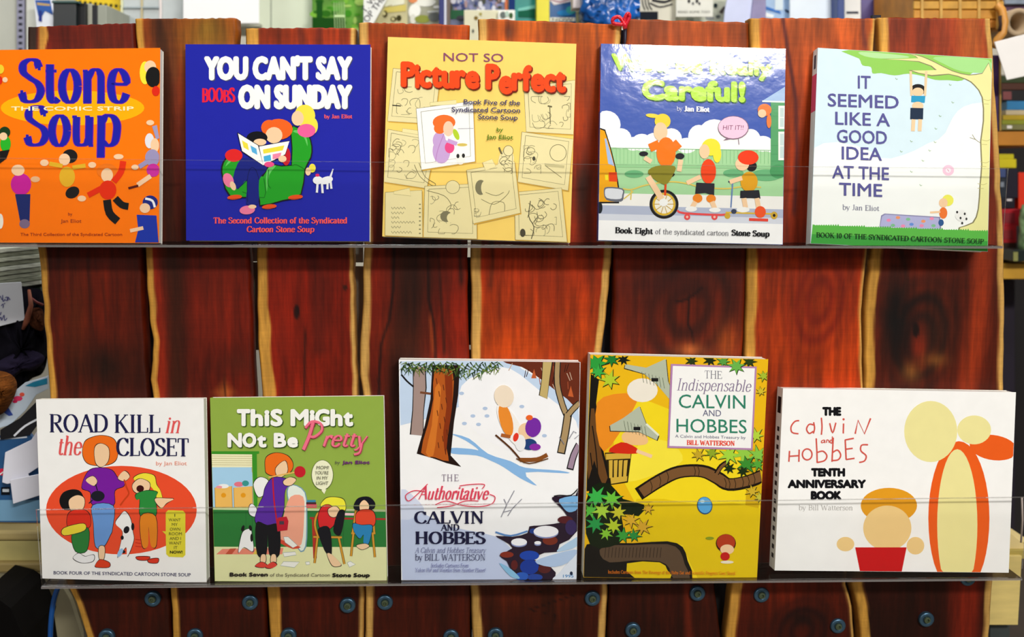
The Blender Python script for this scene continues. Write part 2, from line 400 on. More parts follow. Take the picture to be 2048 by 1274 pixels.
# each plank: left edge, right edge as (x, y) down the picture; top; tones down the plank, with top sheen and foot shade in them; marks
PL = [
 dict(L=[(54, 45), (54, 110), (66, 400), (72, 490), (78, 530), (84, 600), (91, 700), (98, 800), (112, 1000), (133, 1170), (150, 1205), (172, 1274)],
      R=[(268, 45), (272, 110), (283, 500), (284, 600), (289, 700), (296, 790), (322, 1000), (338, 1170), (341, 1274)], top=(54, 46), dy=.001,
      tone=[(40, (124, 34, 20)), (300, (110, 32, 14)), (600, (108, 32, 10)), (760, (100, 30, 12)), (1274, (92, 28, 10))], sapL=14, barkL=(40, 140, 22),
      marks=[('b', 215, 740, 60, 48, (34, 14, 6), .9), ('l', [(176, 520), (182, 620), (190, 700)], 6, (56, 16, 6), .6), ('l', [(205, 560), (212, 640)], 5, (60, 18, 6), .5), ('b', 150, 640, 22, 90, (92, 38, 10), .5), ('b', 215, 80, 40, 30, (80, 30, 12), .5), ('b', 200, 1200, 26, 60, (60, 16, 6), .6)]),
 dict(L=[(268, 36), (274, 110), (290, 500), (292, 560), (298, 640), (304, 680), (304, 720), (299, 760), (305, 800), (322, 1000), (340, 1170), (345, 1274)],
      R=[(472, 36), (474, 60), (470, 110), (497, 500), (500, 600), (505, 700), (509, 790), (520, 1000), (528, 1170), (533, 1274)], top=(38, 36), dy=-.001,
      tone=[(40, (176, 92, 26)), (130, (150, 70, 22)), (300, (124, 40, 16)), (600, (128, 32, 14)), (1274, (96, 30, 12))], sapL=13,
      marks=[('l', [(322, 40), (330, 200), (340, 500), (352, 600), (352, 760), (350, 900)], 34, (52, 22, 8), .88), ('l', [(300, 480), (318, 600), (325, 720), (322, 800)], 22, (170, 44, 16), .55), ('b', 375, 700, 30, 60, (60, 20, 8), .5), ('p', 449, 785, 26, 30, (176, 96, 36), .8), ('l', [(449, 758), (450, 800)], 3, (70, 26, 8), .8), ('b', 420, 70, 60, 50, (128, 92, 26), .8), ('l', [(330, 36), (342, 90), (350, 150)], 12, (110, 54, 18), .8), ('b', 430, 610, 50, 60, (140, 40, 18), .4), ('b', 470, 730, 40, 24, (70, 24, 12), .5)]),
 dict(L=[(490, 52), (492, 110), (508, 400), (513, 490), (514, 600), (516, 700), (523, 790), (530, 1000), (532, 1170), (540, 1274)],
      R=[(711, 52), (712, 110), (708, 400), (706, 500), (709, 600), (712, 700), (716, 790), (722, 1000), (728, 1170), (728, 1274)], top=(56, 56), dy=.0015,
      tone=[(40, (168, 66, 26)), (300, (150, 40, 14)), (600, (140, 32, 10)), (1274, (112, 34, 12))], sapL=22, sapR=8,
      marks=[('b', 593, 624, 6, 14, (26, 10, 8), 1), ('l', [(610, 670), (609, 740), (608, 800)], 4, (50, 14, 6), .8), ('l', [(618, 500), (640, 560), (640, 700)], 28, (84, 20, 8), .75), ('b', 690, 575, 4, 5, (50, 20, 8), .8), ('l', [(600, 56), (604, 120)], 14, (92, 32, 16), .8), ('l', [(640, 56), (636, 120)], 16, (84, 26, 16), .7), ('b', 560, 650, 24, 120, (158, 36, 14), .5)]),
 dict(L=[(717, 45), (720, 110), (726, 400), (728, 500), (725, 600), (720, 690), (720, 750), (725, 790), (728, 1000), (730, 1170), (730, 1274)],
      R=[(939, 50), (937, 300), (935, 500), (936, 600), (939, 700), (940, 1000), (940, 1170), (940, 1274)], top=(45, 50), dy=-.0005,
      tone=[(40, (186, 92, 28)), (130, (160, 60, 20)), (300, (140, 44, 16)), (600, (142, 36, 12)), (1274, (100, 32, 12))], sapL=15,
      marks=[('l', [(820, 300), (822, 500), (820, 600), (812, 700), (806, 800), (810, 1000)], 74, (44, 17, 7), .95), ('l', [(788, 490), (786, 580), (778, 640), (762, 690), (757, 760), (757, 900)], 5, (28, 10, 6), .9), ('l', [(855, 500), (857, 600), (868, 650), (872, 720)], 5, (28, 10, 6), .8), ('l', [(876, 510), (882, 600), (888, 700)], 6, (44, 14, 6), .7), ('l', [(918, 480), (922, 560)], 7, (44, 14, 6), .7), ('b', 800, 680, 40, 34, (92, 34, 12), .5), ('l', [(860, 640), (866, 700)], 6, (150, 62, 22), .8), ('b', 888, 56, 14, 10, (130, 50, 24), .6), ('l', [(832, 50), (836, 120)], 18, (150, 60, 24), .5)]),
 dict(L=[(956, 36), (956, 110), (946, 400), (941, 500), (942, 600), (942, 700), (940, 1000), (940, 1170), (946, 1274)],
      R=[(1245, 50), (1240, 110), (1230, 400), (1224, 500), (1220, 560), (1212, 640), (1203, 700), (1203, 800), (1208, 1000), (1216, 1170), (1211, 1274)], top=(37, 49), dy=0,
      tone=[(40, (206, 112, 34)), (130, (196, 96, 28)), (300, (180, 66, 20)), (520, (176, 56, 14)), (700, (196, 82, 18)), (1274, (96, 34, 12))], sapL=16, sapR=12,
      marks=[('l', [(983, 470), (986, 520), (982, 570)], 9, (84, 30, 10), .8), ('b', 1018, 62, 10, 22, (66, 28, 14), .95), ('b', 1018, 66, 5, 10, (110, 60, 36), .7), ('l', [(1192, 48), (1194, 90)], 6, (110, 50, 20), .6), ('l', [(1186, 530), (1182, 620)], 4, (100, 34, 10), .6), ('b', 1110, 330, 60, 160, (150, 46, 16), .4), ('b', 1165, 380, 14, 60, (64, 26, 12), .9), ('l', [(1100, 540), (1106, 760)], 30, (150, 44, 14), .4), ('b', 1030, 600, 40, 60, (160, 52, 14), .35), ('l', [(1160, 1150), (1150, 1190), (1110, 1230), (1056, 1220), (1044, 1180)], 6, (24, 8, 4), .8)]),
 dict(L=[(1254, 40), (1250, 110), (1238, 400), (1228, 500), (1228, 600), (1225, 700), (1222, 1000), (1219, 1170), (1216, 1274)],
      R=[(1498, 45), (1498, 110), (1495, 400), (1493, 500), (1491, 600), (1486, 700), (1470, 900), (1440, 1080), (1429, 1170), (1437, 1230), (1441, 1274)], top=(38, 45), dy=.001,
      tone=[(40, (186, 98, 50)), (300, (140, 52, 20)), (520, (112, 34, 12)), (700, (128, 42, 14)), (1274, (84, 26, 10))],
      marks=[('k', 1378, 620, 60, 70, (56, 18, 8), .9), ('b', 1350, 560, 70, 22, (50, 18, 10), .7), ('l', [(1352, 604), (1370, 600), (1384, 592), (1404, 575)], 4, (30, 10, 6), .9), ('l', [(1378, 600), (1375, 648), (1384, 665), (1388, 700)], 4, (30, 10, 6), .9), ('b', 1380, 700, 26, 14, (176, 90, 40), .8), ('b', 1455, 690, 22, 40, (180, 84, 24), .7), ('b', 1290, 600, 18, 90, (80, 24, 10), .6), ('b', 1330, 570, 60, 16, (70, 20, 12), .6), ('l', [(1310, 38), (1322, 110)], 8, (150, 66, 30), .5), ('b', 1330, 60, 40, 18, (160, 76, 46), .4), ('l', [(1375, 1170), (1380, 1274)], 14, (130, 40, 14), .6)]),
 dict(L=[(1500, 36), (1503, 110), (1498, 400), (1494, 500), (1494, 600), (1489, 700), (1480, 900), (1470, 1080), (1464, 1170), (1456, 1230), (1450, 1274)],
      R=[(1752, 38), (1748, 110), (1742, 400), (1737, 490), (1730, 560), (1725, 620), (1728, 780), (1712, 1000), (1692, 1170), (1706, 1215), (1710, 1274)], top=(36, 37), dy=-.001,
      tone=[(40, (196, 104, 58)), (300, (170, 66, 24)), (520, (170, 58, 16)), (700, (190, 72, 18)), (1274, (112, 32, 10))], sapL=17, sapR=6,
      marks=[('k', 1640, 600, 34, 60, (118, 28, 8), .85), ('l', [(1566, 36), (1578, 110), (1592, 200), (1594, 300), (1588, 420)], 7, (80, 28, 30), .85), ('l', [(1725, 36), (1730, 90)], 8, (96, 40, 34), .8), ('l', [(1540, 38), (1552, 110)], 4, (120, 50, 24), .5), ('k', 1605, 1262, 34, 34, (40, 10, 6), .95), ('b', 1605, 1235, 30, 14, (30, 10, 6), .9), ('l', [(1575, 640), (1600, 780)], 10, (150, 44, 12), .4), ('b', 1745, 90, 8, 30, (206, 140, 60), .8), ('l', [(1530, 500), (1528, 760)], 14, (140, 44, 12), .5)]),
 dict(L=[(1757, 36), (1760, 110), (1752, 400), (1745, 490), (1736, 560), (1730, 620), (1730, 780), (1716, 1000), (1704, 1170), (1716, 1215), (1722, 1274)],
      R=[(1984, 36), (1990, 150), (1994, 210), (2001, 300), (2006, 420), (2010, 500), (2011, 600), (2009, 780), (1998, 1000), (1987, 1170), (1980, 1274)], top=(35, 37), dy=.0005,
      tone=[(40, (164, 70, 44)), (300, (130, 50, 22)), (520, (104, 34, 12)), (700, (98, 32, 12)), (1274, (62, 18, 8))], sapL=17, sapR=12,
      marks=[('k', 1842, 672, 36, 60, (28, 12, 8), .9), ('b', 1838, 690, 16, 34, (150, 40, 14), .9), ('b', 1792, 640, 30, 80, (20, 10, 8), .92), ('b', 1870, 650, 26, 60, (44, 20, 10), .7), ('b', 1832, 660, 6, 14, (20, 8, 6), .9), ('l', [(1960, 400), (1962, 560), (1950, 700), (1930, 800)], 36, (164, 54, 16), .75), ('l', [(1800, 500), (1815, 560), (1800, 620)], 10, (40, 16, 8), .7), ('b', 1822, 745, 16, 18, (150, 92, 36), .7), ('b', 1870, 720, 24, 14, (130, 76, 28), .6), ('l', [(1940, 36), (1944, 110)], 46, (190, 104, 40), .6), ('l', [(1770, 36), (1768, 90)], 9, (150, 130, 110), .7), ('l', [(1935, 1150), (1930, 1274)], 56, (132, 32, 10), .8), ('b', 1890, 60, 12, 50, (140, 56, 30), .5)]),
]
rack = empty('display_rack', (0, .01, 0), 'wide book rack of live edge red cedar planks with two clear acrylic ledges', 'book rack')
def interp(tab, y): return np.interp(y, [p[1] for p in tab], [p[0] for p in tab])
PT = .022
for i, p in enumerate(PL):
    NU, NV = 64, 330
    L0 = min(q[1] for q in p['L'])
    pl = link('plank', None, rack) if False else None
    v = np.linspace(0, 1, NV); ys = np.concatenate([np.linspace(0, 1300, NV - 6), np.linspace(1360, 1900, 6)])
    u = np.linspace(0, 1, NU)
    ytop = np.interp(u, [0, 1], p['top'])
    X = np.zeros((NV, NU)); Y = np.zeros((NV, NU))
    for r in range(NV):
        f = r / (NV - 7) if r < NV - 6 else None
        yy = ytop + (1300 - ytop) * f if f is not None else np.full(NU, ys[r])
        xl = interp(p['L'], yy); xr = interp(p['R'], yy)
        wob = (vnoise(yy / 34., np.full(NU, i * 7.3), 3) - .5) * 2.6; wob2 = (vnoise(yy / 29., np.full(NU, i * 5.1), 9) - .5) * 2.6
        rag = (vnoise(u * 30, np.full(NU, i * 3.), 5) - .5) * 2.2 * (1 if r == 0 else 0)
        X[r] = xl + wob + (xr + wob2 - xl - wob) * u; Y[r] = yy + rag
    # world positions on the plank front
    yd = p['dy']; d = np.array([tuple(ray(0, 0))]); vx, cx, cy = np.array(VIEW), np.array(CX), np.array(CY)
    D = vx + cx * ((X[..., None] - W / 2) / F) + cy * ((H / 2 - Y[..., None]) / F)
    Wp = np.array(CAM) + D * ((yd - CAM.y) / D[..., 1:2])
    Wp[-1, :, 2] = 0.0; 
    for k in range(1, 6): Wp[-1 - k, :, 2] = Wp[-7, :, 2] * (k / 6.)
    for k in range(0, 6): Wp[-1 - k, :, 0] = Wp[-7, :, 0]
    edge = np.minimum(u, 1 - u)[None, :] * (interp(p['R'], 600) - interp(p['L'], 600))
    Wp[..., 1] += np.clip(1 - edge / 5., 0, 1) ** 2 * .0035                       # rounded live edges
    # colour
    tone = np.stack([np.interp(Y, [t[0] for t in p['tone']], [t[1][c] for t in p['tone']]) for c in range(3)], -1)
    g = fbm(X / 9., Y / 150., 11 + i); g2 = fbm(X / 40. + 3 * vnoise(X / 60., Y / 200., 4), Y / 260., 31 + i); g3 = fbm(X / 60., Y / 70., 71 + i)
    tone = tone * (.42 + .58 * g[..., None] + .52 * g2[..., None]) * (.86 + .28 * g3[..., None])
    tone = tone * np.array((.90, .76, .44)) * (1 - .34 * np.clip((Y - 900) / 350, 0, 1))[..., None]  # darker towards the foot: shade painted into the wood colour
    def blend(c, a):
        global tone
        tone = tone * (1 - a[..., None]) + np.array(c, float) * (.85 + .3 * g[..., None]) * a[..., None]
    for mk in p['marks']:
        if mk[0] == 'b':
            _, bx, by, rx, ry, c, a = mk; rr = ((X - bx) / rx) ** 2 + ((Y - by) / ry) ** 2 + (g3 - .5) * 1.2; blend(c, a * np.exp(-rr * .8) if rx > 9 else a * np.clip(1.6 - rr, 0, 1))
        if mk[0] == 'p':
            _, bx, by, rx, ry, c, a = mk; blend(c, a * np.clip(1.2 - (np.abs(X - bx) / rx + np.abs(Y - by) / ry), 0, 1))
        if mk[0] == 'l':
            _, pts, w_, c, a = mk; lx = np.interp(Y, [q[1] for q in sorted(pts, key=lambda q: q[1])], [q[0] for q in sorted(pts, key=lambda q: q[1])])
            y0, y1 = min(q[1] for q in pts), max(q[1] for q in pts)
            if y1 - y0 < .6 * (max(q[0] for q in pts) - min(q[0] for q in pts)):      # strokes that run across
                dd = np.full(X.shape, 1e9)
                for (ax, ay), (bx, by) in zip(pts[:-1], pts[1:]):
                    t = np.clip(((X - ax) * (bx - ax) + (Y - ay) * (by - ay)) / ((bx - ax) ** 2 + (by - ay) ** 2), 0, 1); dd = np.minimum(dd, np.hypot(X - ax - t * (bx - ax), Y - ay - t * (by - ay)))
                blend(c, a * np.exp(-(dd / (w_ * .6)) ** 2)); continue
            fade = np.clip((Y - y0 + 20) / 20, 0, 1) * np.clip((y1 + 20 - Y) / 20, 0, 1); off = (g2 - .5) * min(w_, 14) * .8
            blend(c, a * np.exp(-(np.abs(X - lx + off) / (w_ * .6)) ** 2.6) * fade)
        if mk[0] == 'k':
            _, bx, by, rx, ry, c, a = mk; rr = np.sqrt(((X - bx + (Y - by) * .15) / rx) ** 2 + ((Y - by) / ry) ** 2) + (g3 - .5) * .25
            ring = .5 + .5 * np.cos(rr * 9.5); blend(c, a * (.35 + .65 * ring) * np.clip(2.3 - rr, 0, 1) * np.clip(rr * 2.2, 0, 1))
    for side, key in ((0, 'sapL'), (1, 'sapR')):
        if key in p:
            w_ = p[key] * (.95 + .35 * vnoise(Y / 60., Y * 0, 40 + i)); ex = (X - X[:, :1]) if side == 0 else (X[:, -1:] - X)
            if key == 'sapL' and i == 0: w_ = w_ * np.where(Y < 140, 0, 1)
            a = np.clip((w_ - ex) / 4 + .5, 0, 1)
            blend(SAP if key == 'sapL' and i not in (3, 4) else (212, 166, 88), a * .95); blend(SAPD, np.clip(1 - ex / 2.5, 0, 1) * .6)
    if 'barkL' in p:
        ex = X - X[:, :1]; f = np.clip((170 - Y) / 40, 0, 1); blend(BARK, np.clip((22 - ex) / 3, 0, 1) * f); blend(SAP, np.clip((42 + 3 * np.sin(Y / 9) - ex) / 4, 0, 1) * np.clip((ex - 22) / 4, 0, 1) * f * .9)
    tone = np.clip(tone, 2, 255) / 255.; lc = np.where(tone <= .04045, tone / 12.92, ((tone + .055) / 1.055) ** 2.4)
    org = np.array((Wp[:, :, 0].mean(), 0, 0)); V = (Wp - org).reshape(-1, 3); n = NV * NU
    # back side: only the rim ring
    rim = [(0, c) for c in range(NU)] + [(r, NU - 1) for r in range(1, NV)] + [(NV - 1, c) for c in range(NU - 2, -1, -1)] + [(r, 0) for r in range(NV - 2, 0, -1)]
    rim_i = [r * NU + c for r, c in rim]; back = V[rim_i].copy(); back[:, 1] = yd + PT; V = np.vstack([V, back]); m_ = len(rim_i)
    idx = np.arange(n).reshape(NV, NU); Q = np.stack([idx[:-1, :-1], idx[1:, :-1], idx[1:, 1:], idx[:-1, 1:]], -1).reshape(-1, 4)
    S = np.array([(rim_i[k], rim_i[(k + 1) % m_], n + (k + 1) % m_, n + k) for k in range(m_)]); Fs = np.vstack([Q, S])
    me = bpy.data.meshes.new('plank'); me.vertices.add(len(V)); me.vertices.foreach_set('co', V.ravel())
    me.loops.add(Fs.size); me.loops.foreach_set('vertex_index', Fs.ravel().astype(np.int32)); me.polygons.add(len(Fs)); me.polygons.foreach_set('loop_start', np.arange(0, Fs.size, 4, dtype=np.int32))
    me.update(calc_edges=True)
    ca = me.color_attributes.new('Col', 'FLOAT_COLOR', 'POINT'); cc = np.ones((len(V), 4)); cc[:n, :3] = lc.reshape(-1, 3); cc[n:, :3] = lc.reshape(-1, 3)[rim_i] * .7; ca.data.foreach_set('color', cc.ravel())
    me.materials.append(WOOD); me.validate(); me.update()
    bb = mesh('plank_back', [(org[0] + b[0], b[1], b[2]) for b in back], [tuple(range(m_))], WOOD) if False else None
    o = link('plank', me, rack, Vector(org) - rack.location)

# steel rails across the back, that the planks are screwed to
M_RAIL = plain('6E6A64', .4, .1, metal=.6)
zr1 = P(1000, 1203).z; zr2 = P(1000, 1268).z
for z in (zr1 - .018, P(1000, 300).z):
    box('back_rail', (.02, PT + .026, z), (1.13, .02, .075), M_RAIL, rack)
for x in (-.42, .46): box('support_post', (x, PT + .058, .72), (.05, .04, 1.44), plain('5A5048', .6), rack)

# strips added behind the gaps, gap shade and grey backdrop put into their colour
for xa, ya_, xb, yb_, c_ in ((276, 60, 306, 1000, '1C1418'), (300, 1000, 345, 1300, '120C0C'), (494, 525, 520, 700, '6C6254'), (704, 533, 728, 1000, '8C7C68'), (704, 60, 726, 525, '9C9C90'), (496, 60, 518, 523, '8C8C84'), (932, 515, 944, 690, '14101C'), (932, 700, 944, 1300, '2A1C14'), (1200, 60, 1256, 1300, '0A0A1E'), (1425, 480, 1500, 1300, '0C080C'), (1680, 700, 1760, 1300, '0C080C'), (1745, 30, 1762, 112, '120E1C'), (520, 1000, 560, 1300, '140C0C'), (720, 1000, 740, 1300, '140C0C')):
    q = [P(xa, yb_, .03), P(xb, yb_, .03), P(xb, ya_, .03), P(xa, ya_, .03)]; V, Fc = hexa(q, [v + Vector((0, .006, 0)) for v in q]); mesh('gap_fill_strip', V, [(0, 1, 2, 3)] + [tuple(reversed(f)) for f in Fc[1:]], plain(c_, .7, .1), rack)

# screws with washers under the lower ledge
M_WASH, M_HEAD = plain('4C6C84', .35, .15, 60, metal=.75), plain('5E6A50', .4, .1, metal=.6)
def screw(px, py):
    c = P(px, py, -.0025); R0 = .0098; V, Fc = [], []; K = 28
    for r_, y_ in ((.0034, 0), (.0034, -.0016), (R0 - .0012, -.0018), (R0, -.0006), (R0, .0035)):
        for k in range(K): a = 2 * math.pi * k / K; V.append(c + Vector((r_ * math.cos(a), y_, r_ * math.sin(a))))
    for j in range(4):
        for k in range(K): l = (k + 1) % K; Fc.append((j * K + k, (j + 1) * K + k, (j + 1) * K + l, j * K + l))
    w_ = mesh('washer', V, Fc, M_WASH, rack, smooth=True)
    V, Fc = [], []; K = 12
    for r_, y_ in ((.0001, -.0008), (.0018, -.0008), (.0021, -.0030), (.0040, -.0026), (.0046, -.0010)):
        for k in range(K): a = 2 * math.pi * k / K; V.append(c + Vector((r_ * math.cos(a), y_ - .001, r_ * math.sin(a))))
    for j in range(4):
        for k in range(K): l = (k + 1) % K; Fc.append((j * K + k, (j + 1) * K + k, (j + 1) * K + l, j * K + l))
    h_ = mesh('screw_head', V, Fc, M_HEAD, w_, org=world_loc(w_))
SCREWS = [(305, 1198), (500, 1205), (695, 1211), (770, 1205), (1185, 1197), (1395, 1187), (1523, 1190), (1936, 1157), (213, 1274), (390, 1272), (577, 1272), (902, 1274), (991, 1271), (1266, 1261), (1676, 1252), (1853, 1239)]
for s_ in SCREWS: screw(*s_)

# the two clear ledges: floor, upright lip, end cheek
def edge_mat(name, w):
    m = acrylic(name, (.95, .95, .95, 1), .04, .6); nt = m.node_tree; N, L = nt.nodes, nt.links; out = N['Material Output']; src = out.inputs['Surface'].links[0].from_socket
    d = N.new('ShaderNodeBsdfDiffuse'); d.inputs[0].default_value = (.75, .70, .68, 1); x = N.new('ShaderNodeMixShader'); x.inputs[0].default_value = w  # pale diffuse share stands for the light caught along the edges
    L.new(src, x.inputs[1]); L.new(d.outputs[0], x.inputs[2]); L.new(x.outputs[0], out.inputs['Surface']); return m
M_EDGE, M_LIPEDGE = edge_mat('acrylic_edge', .16), edge_mat('acrylic_lip_edge', .05)
M_FOOT = acrylic('acrylic_floor', (.55, .50, .48, 1), .02, .5)  # floor tinted dark to deepen the shadow below each ledge
def ledge(x0, x1, zs, lipz, name='acrylic_ledge'):
    """zs, lipz: heights at the left and right end"""
    def bar(nm, ya, yb_, za0, zb0, za1, zb1, m, par, bv=.0006):
        q = [Vector((x0, ya, za0)), Vector((x1, ya, za1)), Vector((x1, ya, zb1)), Vector((x0, ya, zb0))]
        q2 = [Vector((v.x, yb_, v.z)) for v in q]
        o = mesh(nm, q + q2, [(0, 1, 2, 3), (5, 4, 7, 6), (1, 5, 6, 2), (4, 0, 3, 7), (3, 2, 6, 7), (4, 5, 1, 0)], m, par); bevel(o, bv); return o
    T_ = .0028
    fl_ = bar(name, LIP - T_, -.0014, zs[0] - T_, zs[0], zs[1] - T_, zs[1], M_FOOT, rack)
    bar('front_lip', LIP - T_, LIP, zs[0] + .0001, lipz[0], zs[1] + .0001, lipz[1], ACR, fl_)
    bar('lip_edge', LIP - T_ - .0001, LIP + .0001, lipz[0], lipz[0] + .0006, lipz[1], lipz[1] + .0006, M_LIPEDGE, fl_, 0)
    bar('floor_edge', LIP - T_ - .0006, LIP - T_, zs[0] - T_, zs[0] - .0002, zs[1] - T_, zs[1] - .0002, M_EDGE, fl_, 0)
    return fl_
def zat(px, py, y): return P(px, py, y).z
x0, x1 = P(-60, 490, LIP).x, P(2003, 500, LIP).x
UZ = (zat(0, 487.5, YB), zat(2000, 491, YB))
ledge(x0, x1, UZ, (zat(0, 316, LIP), zat(2000, 338, LIP)))
x0b, x1b = P(84, 1165, LIP).x, P(2042, 1150, LIP).x
LZ = (zat(84, 1166.5, YB), zat(2042, 1150, YB))
ledge(x0b, x1b, LZ, (zat(84, 1019, LIP), zat(2042, 994, LIP)))
# ---------------------------------------------------------------- the ten paperbacks
def make_book(fr, corners, thick, base, label, art, spine='FFFFFF', gloss=False, spine_art=None, lean_add=0, lift=0, rim=None):
    ox, oy, sc = fr
    pix = [(ox + x / sc, oy + y / sc) for x, y in corners]            # TL TR BR BL
    bm = ((pix[2][0] + pix[3][0]) / 2, (pix[2][1] + pix[3][1]) / 2)
    yb = YB
    pt = P(bm[0], bm[1], yb)
    h = (P((pix[0][0] + pix[1][0]) / 2, (pix[0][1] + pix[1][1]) / 2, yb) - pt).length
    for _ in range(3):
        lean = math.asin(min(.5, max(0, (-yb - thick - .0005) / h)))
        n = Vector((0, -math.cos(lean), math.sin(lean)))
        q = [PP(x, y, pt, n) for x, y in pix]; h = ((q[0] + q[1]) / 2 - (q[2] + q[3]) / 2).length
    fn = lambda x, y, z: PP(x, y, pt, n) + n * z
    org = (q[2] + q[3]) / 2
    bk = empty('paperback_book', org, label, 'book', None)
    def quad(d, inset=(0, 0, 0, 0)):   # insets: left, top, right, bottom (metres)
        ex = (q[1] - q[0]).normalized(); ez = (q[0] - q[3]).normalized()
        l, t, r, b = inset
        return [q[0] + ex * l - ez * t - n * d, q[1] - ex * r - ez * t - n * d, q[2] - ex * r + ez * b - n * d, q[3] + ex * l + ez * b - n * d]
    def slab(name, d0, d1, ins, m, col=None):
        V, Fc = hexa(quad(d0, ins), quad(d1, ins))
        return mesh(name, V, Fc, m, bk, org, [hx(col)] * 6 if col else None)
    pm = GLOSSPRINT if gloss else PRINT
    fc = slab('front_cover', 0, .0005, (0, 0, 0, 0), pm, base)
    pg = slab('page_block', .0006, thick - .0006, (.0008, .0006, .0006, .0006), PAGES)
    slab('back_cover', thick - .0005, thick, (0, 0, 0, 0), pm, 'E8E4DA')
    V, Fc = hexa(quad(.0005), quad(thick - .0005)); ex = (q[1] - q[0]).normalized()
    V = [q[3] - n * .0005, q[0] - n * .0005, q[0] - n * (thick - .0005), q[3] - n * (thick - .0005)]
    V += [v + ex * .0006 for v in V]
    sp = mesh('spine', V, [(0, 1, 2, 3), (7, 6, 5, 4), (0, 4, 5, 1), (1, 5, 6, 2), (2, 6, 7, 3), (3, 7, 4, 0)], pm, bk, org, [hx(spine)] * 6)
    if spine_art:                      # flat colour bands and marks printed on the spine, in fractions of its height and depth
        Vs, Fs, Cs = [], [], []
        for (a, b, u0, u1, c) in spine_art:
            o = -ex * 6e-5; dd = lambda u: -n * (.0004 + (thick - .0008) * u)
            up = q[0] - q[3]
            k = len(Vs); Vs += [q[3] + up * a + dd(u0) + o, q[3] + up * b + dd(u0) + o, q[3] + up * b + dd(u1) + o, q[3] + up * a + dd(u1) + o]
            Fs.append((k, k + 1, k + 2, k + 3)); Cs.append(hx(c))
        mesh('spine_print', Vs, Fs, pm, bk, org, Cs)
    A = Art(ox, oy, sc, fn); A.quad = corners; art(A)
    A.build(bk, pm, org)
    return bk, q

SKIN, INK = 'F6CFA4', '1C1A1A'
def outline(A, pts, w=3, col=INK, sm=4): A.l(col, w, pts, sm)

# --- 1 orange book
def art_orange(A):
    L, Rr = 0, 965
    A.clip = (-140, 62, 966, 1228)
    A.e('FFB400', 440, 412, 436, 106, n=40)
    A.part('title_lettering')
    A.f('Stone', 112, 782, 378, 262, '7A1FA0', T=.205, t=.08, xh=1.13)
    A.f('Stone', 112, 782, 378, 262, '1E1EA8', T=.165, t=.045, xh=1.13)
    A.f('Soup', 145, 725, 640, 238, '7A1FA0', T=.22, t=.085, xh=1.14, slant=.02)
    A.f('Soup', 145, 725, 640, 238, '1E1EA8', T=.18, t=.05, xh=1.14, slant=.02)
    A.t('THE COMIC STRIP', 68, 812, 428, 26, 'FFF6C0', .03)
    A.part('cover_print')
    # plain patches of colour where the cover has its pictures
    A.e('C8209C', 128, 875, 62, 66); A.p('1B2A6A', [(92, 935), (185, 935), (180, 1100), (125, 1110)]); A.e('7C6A86', 150, 1115, 32, 28)
    A.e(SKIN, 110, 790, 40, 34); A.e('E8B888', 215, 845, 28, 18)
    A.e('1A1A1A', 425, 705, 46, 42); A.e(SKIN, 392, 725, 34, 36); A.e('E6B428', 408, 830, 48, 62); A.e('1A1A1A', 440, 925, 44, 34, -.5)
    A.l('E6B428', 26, [(380, 765), (300, 750)]); A.l('E6B428', 26, [(440, 775), (520, 762)]); A.e(SKIN, 270, 745, 26, 20); A.e(SKIN, 560, 758, 24, 18)
    A.e('F07818', 650, 795, 62, 46); A.e(SKIN, 650, 820, 36, 42); A.e('E8300C', 655, 910, 52, 58)
    A.l('E8300C', 38, [(690, 860), (735, 800), (748, 735)], 3); A.l('E8300C', 34, [(615, 900), (535, 942)]); A.e(SKIN, 720, 708, 30, 16); A.e(SKIN, 497, 962, 26, 18)
    A.l('161616', 48, [(650, 970), (665, 1050), (715, 1100)], 3); A.l('161616', 42, [(700, 960), (740, 1000), (780, 1010)], 3)
    A.e('F4E838', 880, 200, 32, 70); A.e(SKIN, 912, 165, 36, 40); A.e('151515', 930, 225, 46, 62); A.e('E02814', 946, 310, 24, 30)
    A.l('A49CC0', 30, [(962, 600), (938, 520)]); A.e('E8E6EA', 908, 612, 28, 46); A.e(SKIN, 940, 640, 26, 44); A.e('9C94BC', 925, 715, 44, 52)
    A.l('9C94BC', 28, [(900, 735), (845, 770)]); A.e('C8309C', 930, 790, 40, 40); A.l(SKIN, 28, [(915, 825), (835, 880)]); A.l('5A1A10', 14, [(780, 900), (840, 884)])
    A.e(SKIN, 912, 502, 24, 16); A.e(SKIN, 820, 772, 22, 16)
    A.e('1C2A80', 912, 985, 46, 42); A.l('F4F4F4', 14, [(882, 962), (925, 975), (940, 1015)], 3); A.e(SKIN, 880, 1020, 32, 30)
    A.p('1C36A8', [(830, 1060), (950, 1065), (966, 1228), (820, 1228), (840, 1150)]); A.l(SKIN, 22, [(790, 1158), (870, 1140)])
    A.e('28B428', 35, 630, 32, 48); A.e('1A3A1A', 30, 560, 34, 34); A.e(SKIN, 22, 585, 24, 24); A.p('161616', [(0, 675), (60, 665), (40, 720), (0, 750)])
    A.e('F0D030', 4, 178, 22, 28); A.e('E02814', 2, 245, 14, 24); A.e(SKIN, 32, 242, 16, 16); A.e('F0EEE0', 4, 1100, 18, 46)
    A.part('title_lettering')
    A.t('by', 415, 440, 1065, 20, '8A3020'); A.t('Jan Eliot', 370, 495, 1108, 22, '8A3020')
    A.t('The Third Collection of the Syndicated Cartoon', 125, 742, 1188, 19, '9A3414', .01)

